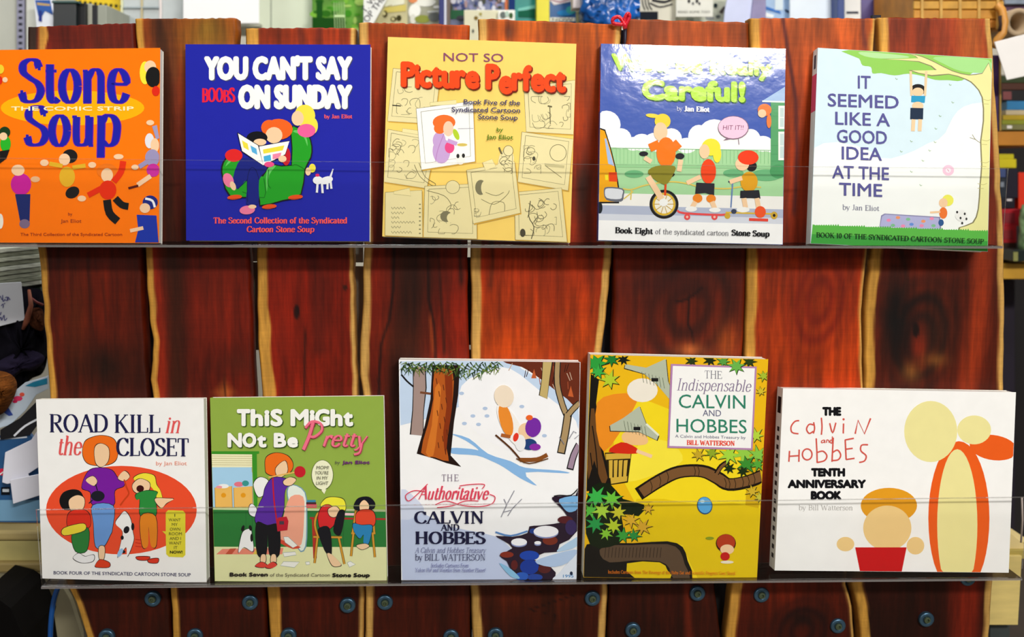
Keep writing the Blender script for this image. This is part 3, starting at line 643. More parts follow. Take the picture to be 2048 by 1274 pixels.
# --- 2 blue book with a green armchair
def art_blue(A):
    A.part('title_lettering')
    for dx, c in ((5, '4A4A68'), (0, 'FAFAF6')):
        A.t("YOU CAN'T SAY", 172 + dx, 1052 + dx, 258 + dx, 140, c, .056)
        A.t('ON SUNDAY', 374 + dx, 1052 + dx, 428 + dx, 142, c, .06)
    A.f('BOOBS', 160, 354, 398, 76, 'E8203C', T=.19, t=.10, jit=.1)
    A.f('by Jan Eliot', 884, 1050, 494, 22, 'F05A60', T=.26, t=.12)
    A.f('The Second Collection of the Syndicated', 228, 1022, 1116, 34, 'FF5A54', T=.24, t=.10)
    A.f('Cartoon Stone Soup', 424, 825, 1168, 34, 'FF5A54', T=.24, t=.10, slant=.1)
    A.part('cover_print')
    G, GD, GL_ = '23A023', '137018', '66C860'
    # armchair
    A.p(INK, [(682, 560), (722, 545), (790, 585), (816, 660), (810, 730), (775, 800), (750, 950), (640, 985), (502, 1016), (495, 960), (330, 965), (282, 850), (275, 780), (300, 730), (350, 712), (390, 740), (395, 800), (520, 830), (560, 760), (690, 770)], 2)
    A.p(G, [(690, 565), (722, 552), (785, 590), (808, 660), (803, 725), (768, 796), (745, 942), (640, 978), (508, 1008), (500, 955), (335, 958), (290, 850), (284, 785), (306, 738), (350, 722), (384, 745), (388, 806), (524, 840), (566, 768), (694, 776)], 2)
    A.p(GL_, [(702, 575), (724, 565), (776, 600), (786, 660), (760, 600)], 3)
    A.p(GL_, [(545, 800), (600, 775), (560, 830), (545, 930)], 3); A.p(GL_, [(300, 780), (320, 745), (350, 735), (318, 765)], 3)
    A.l(GD, 5, [(694, 776), (720, 770), (768, 796)], 3); A.l(GD, 5, [(400, 930), (530, 965), (528, 850)], 3); A.l(GD, 5, [(556, 800), (552, 880), (568, 910)], 3)
    for x, y in ((560, 1018), (715, 962), (355, 962)): A.e('E8501C', x, y, 44, 14, -.1); A.l(INK, 2, [(x - 40, y + 12), (x + 40, y + 8)])
    # plain patches where people are pictured
    A.e('F4E448', 770, 480, 62, 66); A.e('F4E448', 818, 540, 30, 48); A.e(SKIN, 728, 495, 36, 44); A.e('F0609C', 780, 568, 54, 40)
    A.e('F0641E', 615, 560, 84, 62); A.e('F0641E', 560, 550, 48, 46); A.e(SKIN, 588, 595, 50, 48); A.e('0E0E16', 488, 610, 62, 38); A.e(SKIN, 505, 636, 38, 20)
    A.e('E02424', 350, 715, 52, 38); A.e('C81C2C', 660, 720, 26, 54)
    A.p('17227E', [(400, 730), (520, 760), (545, 800), (500, 860), (495, 1000), (425, 1000), (430, 860), (372, 915), (345, 850)], 3)
    A.l('0C1450', 4, [(500, 860), (480, 800), (450, 790), (430, 860), (432, 990)], 3); A.l('0C1450', 4, [(372, 915), (430, 860)])
    A.e('F07CA0', 318, 862, 30, 44, -.4); A.e('F07CA0', 430, 1038, 46, 26, -.1); A.e(SKIN, 460, 1018, 24, 12); A.e(SKIN, 345, 895, 16, 28, -.4)
    A.e('F4E448', 815, 790, 20, 26); A.e(SKIN, 790, 810, 16, 24)
    # open newspaper
    A.p('F8F8F4', [(372, 580), (495, 655), (525, 775), (398, 690)]); A.p('FCFCF8', [(500, 660), (680, 628), (655, 710), (525, 775)])
    outline(A, [(372, 580), (495, 655), (525, 775), (398, 690), (372, 580)], 4, sm=0); outline(A, [(500, 660), (680, 628), (655, 710), (525, 775)], 4, sm=0)
    A.p('F0E040', [(398, 625), (432, 645), (440, 685), (408, 668)]); A.p('58B0E0', [(448, 655), (484, 675), (490, 712), (458, 695)])
    A.p('F0E040', [(522, 680), (650, 655), (640, 685), (526, 705)]); A.p('48B0E0', [(526, 720), (568, 710), (572, 745), (530, 752)]); A.p('F088A8', [(580, 708), (632, 698), (625, 730), (580, 738)])
    A.e(SKIN, 638, 735, 24, 20); A.e('F0508C', 560, 768, 30, 16)
    # small white dog shape
    A.e('F2F2F2', 848, 862, 30, 24); A.e('F2F2F2', 898, 862, 40, 22, -.3); A.l('E8E8F0', 13, [(922, 842), (938, 795)], tap=.5)
    for x0, y0, x1, y1 in ((846, 880, 842, 935), (872, 880, 876, 938), (906, 868, 904, 915), (922, 860, 928, 912)): A.l('F2F2F2', 13, [(x0, y0), (x1, y1)])
    A.e('E02864', 845, 832, 12, 9)

# --- 3 yellow book with pinned sketches
def art_yellow(A):
    CR, LN = 'EDE0A8', '6A6444'
    def card(pts, c=CR, inner=1, tape=None):
        n = [(x + 6, y + 7) for x, y in pts]; A.p('D8A840', n); A.p(c, pts); A.l('8C8050', 2.5, pts + [pts[0]])
        cx, cy = sum(p[0] for p in pts) / 4, sum(p[1] for p in pts) / 4
        if inner:
            ip = [(cx + (x - cx) * .84, cy + (y - cy) * .84 - 6) for x, y in pts]; A.l(LN, 2.5, ip + [ip[0]])
            if tape: A.p('F2E4A8', tape); A.l('A89C68', 1.5, tape + [tape[0]])
            return ip
    rnd = random.Random(3)
    def scrib(x0, y0, x1, y1, k, w=2.6):
        for _ in range(k):
            cx, cy = rnd.uniform(x0, x1), rnd.uniform(y0, y1); r = rnd.uniform(12, 34); a0 = rnd.uniform(0, 6)
            A.l(rnd.choice([LN, '9A9470', '5C5840']), w, [(min(max(cx + r * math.cos(a0 + t * .7) * (1 + .3 * math.sin(t)), x0), x1), min(max(cy + r * math.sin(a0 + t * .7), y0), y1)) for t in range(7)], 3)
    A.clip = (44, 45, 1166, 1230)
    card([(105, 222), (380, 245), (345, 545), (72, 528)], tape=None); scrib(125, 330, 320, 490, 10); A.l(INK, 6, [(100, 436), (150, 440)])
    card([(862, 330), (1160, 290), (1155, 605), (875, 590)]); scrib(905, 385, 1130, 570, 16); A.l(LN, 9, [(1000, 440), (1025, 445)]); A.l(LN, 5, [(1012, 445), (1015, 545)])
    card([(75, 575), (358, 625), (300, 918), (50, 880)], tape=[(160, 570), (268, 585), (264, 608), (158, 592)]); scrib(80, 625, 300, 860, 18)
    A.l(LN, 3, [(255, 770), (290, 850), (350, 890), (330, 900), (262, 850), (228, 780)], 3)
    card([(238, 455), (568, 412), (580, 762), (268, 810)], 'FDFBF4', tape=[(318, 420), (470, 405), (472, 430), (320, 440)])
    A.e('C9A4D8', 385, 700, 52, 74); A.e('C9A4D8', 372, 640, 38, 50); A.e('F0702A', 400, 535, 66, 44); A.e('F0702A', 375, 570, 34, 32); A.e('F6CFB0', 425, 572, 30, 44); A.e('E84C88', 432, 680, 28, 34)
    A.l('C9A4D8', 24, [(420, 640), (475, 660)]); A.e('B8D430', 470, 605, 15, 34, -.4); A.e('D8C060', 505, 665, 30, 9); A.l('B880C0', 4, [(400, 600), (365, 690), (350, 760)], 3)
    A.l('8C8CA0', 3, [(480, 572), (570, 570)]); A.e('F4F0E8', 495, 750, 26, 30); A.e('2A2A2A', 480, 730, 9, 13); A.e('2A2A2A', 512, 728, 9, 13)
    card([(850, 590), (1148, 632), (1118, 930), (826, 880)]); scrib(860, 670, 960, 830, 12); A.l(LN, 3, [(1060 + 48 * math.cos(a * .5), 712 + 48 * math.sin(a * .5)) for a in range(14)], 2)
    A.p('C8BE8C', [(980, 772), (1098, 785), (1095, 800), (985, 790)]); A.l(LN, 3, [(985, 785), (1080, 855)]); A.e('4A4636', 920, 745, 9, 13)
    card([(288, 905), (588, 890), (590, 1210), (280, 1200)], tape=None); A.e(CR, 450, 910, 40, 38); A.l(LN, 2.5, [(450 + 40 * math.cos(a * .5), 910 + 38 * math.sin(a * .5)) for a in range(14)], 2)
    scrib(320, 960, 520, 1180, 12); A.e('807A5C', 412, 1080, 34, 32); A.e(CR, 440, 1088, 24, 28); A.l(LN, 3, [(300, 930), (400, 960), (440, 1010), (430, 1040)], 3)
    card([(60, 940), (272, 928), (276, 1200), (58, 1190)], inner=0); A.p('F2E4A8', [(110, 935), (200, 915), (208, 962), (108, 950)]); A.l('A89C68', 2, [(110, 935), (200, 915), (208, 962), (108, 950), (110, 935)])
    for k, y in enumerate((1030, 1058, 1085, 1112, 1140, 1170)):
        A.l('8C8664', 3, [(95 + i * 9, y + (8 if i % 2 else -5)) for i in range((10, 9, 6, 16, 7, 14)[k])], 2)
    for y in range(1010, 1180, 24): A.e('8C8664', 260, y, 6, 4)
    card([(808, 940), (1080, 915), (1112, 1228), (812, 1215)]); scrib(870, 950, 1050, 1190, 18, 3); A.l('55503A', 5, [(900, 990), (890, 1080), (920, 1140), (905, 1210)], 3); A.e('4A4636', 855, 1175, 16, 24)
    card([(530, 812), (808, 762), (842, 1060), (568, 1122)], tape=[(622, 768), (678, 748), (700, 792), (640, 815)]); A.e('807A5C', 612, 912, 32, 44); A.e(CR, 640, 915, 26, 44)
    A.l(LN, 3, [(615, 980), (690, 1010), (760, 960), (778, 930)], 3); A.l(LN, 3, [(640, 940), (700, 960), (745, 940)], 3); A.l(LN, 3, [(660, 1070), (680, 1000), (745, 1000), (750, 1050)], 3); scrib(575, 1035, 640, 1080, 4)
    A.p(CR, [(725, 720), (760, 690), (800, 720), (800, 770), (770, 800), (735, 840), (708, 840), (712, 770)], 3); scrib(715, 700, 795, 830, 9, 3); A.e(CR, 772, 700, 28, 30); A.l(LN, 3, [(772 + 28 * math.cos(a * .5), 700 + 30 * math.sin(a * .5)) for a in range(14)], 2)
    A.l(LN, 9, [(735, 720), (718, 680)])
    A.part('title_lettering')
    A.t('NOT SO', 398, 742, 180, 50, '8A4A70', -.012, yb2=186)
    def wonky(t, x0, x1, yb, cap, rise):
        n = len(t); A.word = t; ws = [bfont(c)[0] for c in t]; ww = [v[:, 0].max() - v[:, 0].min() for v in ws]; tot = sum(ww); x = x0
        for i, c in enumerate(t):
            w_ = (x1 - x0) * ww[i] / tot; dy = rise[i % len(rise)]
            for d, cc, g in ((7, '7A1808', .045), (0, 'F04A14', .045)):
                A.t(c, x - 3 + d, x + w_ + 3 + d, yb + dy + d, cap, cc, g)
            x += w_
        A.word = None
    wonky('Picture', 152, 602, 322, 148, (0, 8, 6, 4, 10, 8, 12)); wonky('Perfect', 642, 1102, 346, 150, (-8, 18, 0, 2, 6, 8, 10))
    for i, t in enumerate((('Book Five of the', 514, 840, 436), ('Syndicated Cartoon', 444, 840, 480), ('Stone Soup', 598, 826, 522))):
        A.t(t[0], t[1], t[2], t[3] - 4, 30, '4A4668', .02, yb2=t[3] + 2)
    A.t('by', 705, 742, 590, 24, '4E7A10', .02); A.t('Jan Eliot', 646, 800, 632, 26, '4E7A10', .02, yb2=636)

# --- 4 blue sky book with a unicycle
def art_wheels(A):
    A.clip = (47, 55, 1131, 1212)
    A.p('A8D8A0', [(52, 640), (1130, 660), (1122, 960), (50, 940)])                      # lawn
    W_ = 'FCFCFA'
    for c in ((95, 520, 82, 82), (180, 600, 60, 60), (250, 630, 50, 40), (300, 622, 60, 50), (380, 620, 70, 55), (470, 600, 62, 60), (560, 640, 60, 45), (630, 590, 62, 70), (720, 570, 90, 82), (830, 590, 80, 60), (930, 600, 56, 56), (1000, 630, 60, 46), (1050, 640, 50, 40), (60, 600, 50, 120)):
        A.e(W_, c[0], c[1], c[2], c[3])
    A.p(W_, [(50, 560), (150, 600), (1050, 620), (1050, 668), (50, 650)])
    for x in range(130, 1045, 22): A.l('8CC48C', 2.5, [(x, 655 + (x - 130) * .012), (x, 745)])
    A.l('8CC48C', 4, [(130, 655), (1045, 668)]); A.p('98CE94', [(50, 745), (1045, 755), (1045, 775), (50, 765)])
    A.e('6CB47C', 255, 805, 55, 22); A.e('6CB47C', 830, 800, 60, 24); A.e('6CB47C', 1020, 812, 90, 34)
    A.p('F4F2EC', [(50, 915), (1124, 935), (1120, 1010), (50, 985)]); A.p('B4BCD2', [(50, 985), (1120, 1010), (1118, 1060), (50, 1035)]); A.p('D8DCE6', [(50, 1035), (1118, 1060), (1117, 1095), (50, 1072)]); A.p('FAFAF8', [(50, 1072), (1117, 1095), (1115, 1213), (46, 1188)])
    # house
    A.p('5AA46C', [(1046, 385), (1131, 385), (1126, 820), (1046, 775)]); A.p('A8C4E8', [(1000, 380), (1131, 300), (1131, 384)]); A.l('E8F0F0', 9, [(996, 384), (1131, 388)]); A.e('4C9A60', 1090, 790, 50, 40)
    for y in (430, 470, 640, 690, 730): A.l('4A9060', 2, [(1048, y), (1128, y)])
    for y0, y1 in ((410, 545), (560, 725)): A.r('F8F8F0', 1090, y0, 1128, y1); A.r('C8DCD8', 1099, y0 + 12, 1122, y1 - 12); A.l('F8F8F0', 4, [(1099, (y0 + y1) / 2), (1122, (y0 + y1) / 2)])
    # van
    A.p(INK, [(56, 538), (88, 548), (120, 650), (150, 770), (168, 880), (168, 975), (52, 975)]); A.p('F0A818', [(56, 546), (84, 556), (114, 650), (144, 770), (160, 880), (160, 966), (52, 966)])
    A.p('A8C0E8', [(84, 600), (94, 600), (140, 760), (105, 745)]); A.p('E84818', [(108, 795), (155, 795), (158, 850), (110, 848)]); A.p('F4E02C', [(86, 810), (104, 810), (106, 840), (88, 840)])
    A.p('6A6E7A', [(80, 900), (100, 880), (190, 890), (195, 930), (180, 965), (95, 955)], 3); A.p('E0E4EA', [(86, 905), (104, 888), (184, 896), (186, 926), (174, 950), (98, 944)], 3); A.e('20242C', 56, 1000, 16, 34)
    # rope
    A.l('E0C860', 8, [(190, 890), (240, 895), (320, 870), (460, 850), (560, 860), (640, 880), (780, 890), (890, 878), (990, 882)], 4); A.l('E0C860', 7, [(240, 895), (235, 955)]); A.l('E0C860', 7, [(195, 950), (250, 905)])
    # unicycle
    A.e(INK, 428, 980, 84, 84, n=36); A.e('5A5A5A', 428, 980, 70, 70, n=36); A.e('E0B838', 428, 980, 66, 66, n=36); A.e('F4EEDC', 428, 980, 54, 54, n=36)
    for k in range(10): A.l('C09A30', 4, [(428, 980), (428 + 60 * math.cos(k * .628), 980 + 60 * math.sin(k * .628))])
    A.l('E04818', 12, [(434, 930), (438, 845)]); A.e(INK, 450, 818, 42, 14, -.3)
    # skateboard and scooter
    A.l('E85050', 12, [(505, 1015), (545, 1032), (760, 1042), (800, 1030)], 3)
    for x in (562, 720): A.e('E85050', x, 1054, 18, 18); A.e('F4C4B4', x, 1054, 7, 7)
    A.l('6A86B8', 8, [(825, 860), (815, 1000)]); A.l('3A4258', 9, [(800, 850), (846, 850)]); A.l('E0B838', 9, [(785, 1028), (1060, 1036)]); A.e('D0A838', 795, 1048, 17, 17); A.e('3A4258', 832, 1022, 16, 14); A.e('D0A838', 1065, 1045, 20, 22); A.e(INK, 1065, 1045, 8, 9)
    # plain patches where people are pictured
    A.e('F4D83C', 420, 500, 46, 44); A.e('F4D83C', 362, 468, 40, 12, .1); A.e(SKIN, 408, 560, 40, 54); A.e('F47A1C', 440, 680, 56, 88); A.l('F47A1C', 48, [(400, 630), (345, 655)]); A.l('F47A1C', 44, [(480, 620), (515, 660)])
    A.e('26262C', 310, 688, 26, 14); A.e('26262C', 520, 702, 26, 18); A.l(SKIN, 26, [(315, 710), (355, 735)]); A.l(SKIN, 28, [(525, 722), (515, 790)]); A.p('8C8428', [(380, 760), (490, 760), (480, 810), (430, 868), (335, 800)], 3)
    A.l(SKIN, 34, [(335, 820), (372, 880), (415, 950)], 3); A.e('F6F6F2', 425, 970, 26, 22)
    A.e('F4E63C', 700, 650, 54, 50); A.e('F4E63C', 735, 690, 24, 50); A.e(SKIN, 662, 675, 30, 42); A.e('F0481C', 685, 790, 44, 72); A.l(SKIN, 26, [(640, 820), (560, 858)]); A.p('2A2A32', [(615, 855), (720, 860), (718, 930), (668, 915), (608, 920)])
    A.e('F08828', 622, 946, 28, 26); A.e('F08828', 700, 948, 28, 24); A.l(SKIN, 28, [(610, 965), (590, 1000)]); A.l(SKIN, 28, [(705, 965), (722, 1005)]); A.e('F4F4F0', 585, 1008, 34, 16); A.e('F4F4F0', 722, 1014, 34, 14)
    A.e('1C1C20', 935, 760, 30, 30); A.e(SKIN, 880, 748, 40, 38); A.e('F0401C', 915, 710, 60, 42); A.e('E0A020', 920, 850, 50, 58); A.l(SKIN, 26, [(880, 828), (808, 852)]); A.p('26262E', [(870, 902), (978, 898), (986, 948), (930, 945), (868, 945)])
    A.l(SKIN, 28, [(890, 945), (900, 1000)]); A.l(SKIN, 28, [(965, 945), (975, 1000)]); A.e('F4F4F0', 885, 1012, 38, 16); A.e('F0582C', 985, 1025, 32, 34); A.l('E84838', 16, [(920, 1068), (1030, 1072)])
    A.e('F08040', 1010, 435, 40, 36); A.e(SKIN, 995, 455, 24, 24); A.e('F08040', 1035, 500, 14, 40)
    # speech bubble
    A.p('8A6A80', [(800, 590), (770, 612), (830, 600)]); A.e('8A6A80', 829, 537, 90, 68); A.e('F8CCE4', 828, 536, 86, 64); A.l('8A6A80', 3, [(858, 600), (862, 635)])
    A.part('title_lettering')
    A.t('HIT IT!!', 768, 886, 550, 28, '8A4A70', .0, slant=.1)
    for d, c in ((6, '3E7A1C'), (0, 'B8E63C')):
        A.t("We'll Be Really", 122 + d, 1050 + d, 198 + d, 96, c, .05, yb2=232 + d)
        A.t('Careful!', 298 + d, 898 + d, 368 + d, 118, c, .055, yb2=382 + d)
    A.f('by', 500, 534, 440, 26, 'F4F4FA', T=.1, t=.06); A.f('Jan Eliot', 545, 690, 442, 28, 'FAFAFF', T=.32, t=.14, yb2=446)
    A.f('Book Eight', 145, 362, 1146, 32, '141418', T=.28, t=.12, yb2=1152); A.f('of the syndicated cartoon', 376, 802, 1152, 30, '54545C', T=.1, t=.06, yb2=1162); A.f('Stone Soup', 818, 1036, 1160, 32, '141418', T=.28, t=.12, yb2=1168)

# --- 5 pale sky book with a tree
def art_tree(A):
    A.clip = (60, 48, 1138, 1252)
    A.p('F8FAF6', [(82, 640), (140, 612), (220, 605), (330, 625), (420, 662), (480, 700), (540, 702), (610, 682), (680, 655), (760, 612), (820, 590), (862, 550), (880, 510), (905, 460), (935, 420), (970, 395), (1020, 378), (1080, 370), (1128, 700), (1113, 1240), (66, 1200)])
    A.p('94D05C', [(290, 55), (1140, 90), (1135, 190), (1040, 185), (960, 240), (880, 238), (800, 236), (720, 212), (640, 200), (560, 210), (480, 196), (430, 198), (420, 160), (370, 150), (350, 110)], 3)
    A.p('A8E08C', [(800, 100), (1118, 118), (1108, 190), (960, 186), (850, 140)], 3); A.p('B8E4A0', [(360, 70), (600, 90), (640, 105), (480, 110), (380, 95)], 3)
    T_ = 'ECE8A0'
    A.p('8A8460', [(640, 78), (720, 95), (800, 130), (900, 180), (1000, 205), (1080, 195), (1142, 190), (1120, 1130), (960, 1132), (940, 1110), (1020, 1080), (1052, 1000), (1062, 860), (1072, 740), (1066, 600), (1082, 480), (1075, 340), (1030, 270), (980, 235), (880, 205), (780, 215), (640, 178), (800, 180), (700, 130), (480, 112), (700, 112)], 2)
    A.p(T_, [(650, 82), (720, 100), (800, 135), (900, 185), (1000, 210), (1080, 200), (1142, 195), (1120, 1130), (970, 1128), (950, 1112), (1028, 1084), (1060, 1000), (1070, 860), (1080, 740), (1074, 600), (1090, 480), (1083, 340), (1036, 266), (984, 230), (880, 200), (780, 208), (660, 180), (810, 178), (705, 126), (500, 115), (700, 108)], 2)
    for x, y in ((1110, 350), (1100, 590), (1095, 720), (1080, 850)): A.l('C4BC78', 3, [(x - 28, y), (x + 5, y + 8), (x + 28, y - 2)], 3); A.l('C4BC78', 3, [(x - 28, y + 28), (x + 8, y + 30)])
    A.l('8A8460', 3, [(1072, 612), (1040, 590), (1020, 560)], 3); A.l('8A8460', 3, [(1040, 590), (1005, 578)])
    for x, y in ((572, 230), (890, 265), (905, 370), (830, 450), (805, 525), (660, 600), (800, 605), (768, 655), (600, 660), (728, 715), (660, 780), (715, 860)): A.l('9CB890', 4, [(x - 7, y - 5), (x, y + 4), (x + 7, y)])
    A.e('F8C8DC', 878, 772, 34, 32); A.e('FCE8F0', 878, 772, 16, 15); A.l('C05A80', 3, [(872, 766), (882, 778)])
    # paddling pool
    A.p('8C88B0', [(480, 1040), (500, 1028), (830, 1048), (836, 1120), (470, 1108)]); A.p('B4B4DC', [(486, 1046), (504, 1034), (822, 1054), (828, 1126), (474, 1104)])
    for x, y, c in ((525, 1068, 'F08CB4'), (580, 1052, 'F09868'), (640, 1062, '80C090'), (610, 1102, 'F08CB4'), (730, 1074, 'F09868'), (720, 1100, 'F08CB4'), (780, 1058, 'F08CB4'), (550, 1098, '80C090'), (660, 1092, '6890D8'), (790, 1100, '80C090')): A.e(c, x, y, 13, 9)
    # grass
    gp = [(75, 1092)]; x = 80
    while x < 1110: gp += [(x + 6, 1085 + (x - 80) * .035 + (x * 7 % 11)), (x + 12, 1098 + (x - 80) * .035)]; x += 14
    A.p('5CB848', gp + [(1113, 1252), (62, 1205)]); A.p('3C9C3C', [(70, 1150), (1115, 1192), (1113, 1252), (62, 1205)])
    # plain patches where children are pictured
    A.e('1C1C1C', 698, 295, 46, 34); A.e(SKIN, 698, 308, 34, 26); A.p('2E9CC8', [(660, 330), (742, 332), (738, 372), (658, 368)]); A.e(SKIN, 697, 390, 34, 24); A.p('1E3048', [(654, 402), (730, 404), (728, 470), (652, 470)])
    for x0, x1 in ((660, 655), (740, 748)): A.l(SKIN, 14, [(x0, 330), (x1, 185)])
    A.l(SKIN, 22, [(672, 470), (668, 540)]); A.l(SKIN, 22, [(712, 470), (708, 540)])
    A.e('F0EC60', 875, 950, 34, 34); A.e(SKIN, 848, 965, 26, 28); A.e('F07830', 848, 1025, 24, 34); A.e('2C5890', 835, 1082, 16, 20); A.l(SKIN, 12, [(830, 1018), (770, 1022)])
    A.e('F0F0EC', 955, 1040, 36, 34); 
    for x, y in ((930, 1020), (950, 1055), (975, 1030), (960, 1085), (985, 1060)): A.e('3A3A3A', x, y, 6, 8)
    A.part('title_lettering')
    for t, a, b, y in (('IT', 342, 418, 286), ('SEEMED', 164, 584, 392), ('LIKE A', 208, 532, 500), ('GOOD', 218, 514, 606), ('IDEA', 246, 484, 706), ('AT THE', 190, 526, 818), ('TIME', 230, 486, 920)):
        A.t(t, a, b, y, 80, '5A5898', .012, yb2=y + (b - a) * .035)
    A.f('by Jan Eliot', 250, 468, 1005, 30, '6A6888', T=.1, t=.06, yb2=1012)
    A.f('BOOK 10 OF THE SYNDICATED CARTOON STONE SOUP', 95, 1085, 1168, 28, '0E2A14', T=.17, t=.08, yb2=1208)
# --- 6 white book with an orange oval
def art_oval(A):
    A.clip = (45, 62, 1125, 1226)
    A.e('F0502C', 582, 765, 480, 282, n=48)
    A.l('FAF8F4', 1, [(90, 1000), (100, 1001)])
    # plain patches where people are pictured
    def blob(c, *pts): A.p(INK, [(x + (3 if x > sum(p[0] for p in pts) / len(pts) else -3), y + (3 if y > sum(p[1] for p in pts) / len(pts) else -3)) for x, y in pts], 4); A.p(c, list(pts), 4)
    blob('141414', (190, 700), (215, 655), (270, 635), (320, 650), (335, 700), (260, 760), (210, 752)); blob(SKIN, (250, 700), (300, 670), (345, 690), (340, 750), (290, 775), (255, 755))
    blob('E0301C', (240, 800), (280, 765), (350, 765), (385, 810), (370, 880), (250, 880)); blob('2C8038', (270, 915), (370, 880), (362, 1020), (290, 1025)); blob('F0DC3C', (215, 880), (340, 850), (345, 895), (218, 925))
    blob('F4F4F4', (275, 1070), (310, 1040), (350, 1060), (405, 1050), (400, 1090), (330, 1100))
    blob('F47018', (335, 400), (350, 330), (400, 300), (460, 290), (530, 310), (558, 370), (550, 440), (500, 475), (420, 480), (360, 460)); blob(SKIN, (412, 370), (450, 340), (500, 370), (498, 450), (455, 490), (418, 460))
    blob('7A1CA0', (330, 620), (370, 520), (440, 495), (520, 510), (560, 560), (595, 560), (598, 610), (540, 640), (530, 735), (400, 730), (385, 650)); blob(SKIN, (355, 575), (400, 548), (428, 580), (405, 610)); blob(SKIN, (560, 560), (600, 515), (635, 550), (600, 580))
    blob('6C9CDC', (400, 735), (530, 738), (525, 880), (510, 925), (470, 995), (418, 995), (405, 850)); blob(SKIN, (440, 1000), (475, 1000), (470, 1075), (442, 1075)); blob('E0401C', (418, 1110), (450, 1080), (505, 1100), (500, 1128), (425, 1128))
    A.e('1C1C28', 432, 675, 44, 34); A.l('1C1C28', 7, [(400, 700), (375, 722)]); A.l('1C1C28', 7, [(430, 640), (418, 600)])
    A.l('C84018', 10, [(600, 570), (615, 620), (630, 660), (600, 700), (575, 735)], 3)
    blob('F4E43C', (660, 560), (720, 530), (790, 545), (805, 600), (830, 640), (845, 705), (815, 700), (790, 640), (740, 590), (690, 590)); blob(SKIN, (655, 600), (700, 565), (760, 590), (755, 640), (700, 660), (660, 640)); A.e('401010', 702, 628, 24, 22)
    blob('2C8C3C', (675, 665), (740, 640), (810, 650), (800, 690), (800, 800), (705, 800), (700, 700), (680, 700)); blob('E88820', (705, 805), (800, 805), (805, 985), (770, 990), (755, 870), (752, 990), (715, 990))
    blob(SKIN, (800, 690), (870, 690), (915, 695), (870, 720), (840, 750), (805, 720)); blob('E03820', (680, 1062), (760, 1062), (745, 1082), (690, 1080)); blob('E03820', (755, 1080), (815, 1072), (810, 1100), (760, 1098))
    # dog shape
    blob('F8F8F6', (575, 800), (605, 772), (640, 820), (655, 900), (660, 960), (620, 1060), (612, 1000), (560, 1068), (580, 970), (590, 900), (545, 850)); A.e('14141C', 615, 890, 18, 24, .4); A.e('14141C', 655, 870, 10, 24); A.e('14141C', 588, 940, 10, 14); A.e('14141C', 596, 1030, 12, 10); A.e('9CC8F0', 575, 1035, 14, 30, .5)
    for dy in (0, 22, 44): A.l('C02818', 4, [(672, 960 + dy - 10), (712, 955 + dy)])
    # speech box
    A.p('E4D838', [(865, 780), (880, 765), (975, 768), (990, 785), (990, 1050), (975, 1065), (885, 1062), (868, 1045), (865, 920), (842, 898), (865, 900)]); 
    A.part('title_lettering')
    N_ = '20204C'
    A.f('ROAD', 122, 498, 267, 112, N_, T=.17, t=.05, yb2=268); A.f('KILL', 534, 832, 270, 112, N_, T=.17, t=.05, yb2=272); A.f('in', 858, 955, 272, 100, 'E85A5A', T=.14, t=.05, slant=.2, xh=1.15)
    A.f('the', 172, 326, 412, 120, 'E85A5A', T=.12, t=.05, slant=.15); A.f('CLOSET', 548, 1015, 418, 112, N_, T=.17, t=.05, yb2=420)
    A.part('title_lettering')
    A.t('by Jan Eliot', 804, 1000, 478, 26, 'E89078', 0)
    for i, (t, a, b) in enumerate((('I', 921, 926), ('WANT', 884, 960), ('MY', 904, 942), ('OWN', 892, 958), ('ROOM', 886, 968), ('AND I', 890, 962), ('WANT', 886, 966), ('IT', 918, 940))): A.t(t, a, b, 806 + i * 29.5, 20, '5A5A28', 0)
    A.t('NOW!', 892, 972, 1040, 19, '26260C', .04)
    A.t('BOOK FOUR OF THE SYNDICATED CARTOON STONE SOUP', 152, 1025, 1172, 22, '4A4A6C', .012, yb2=1186)

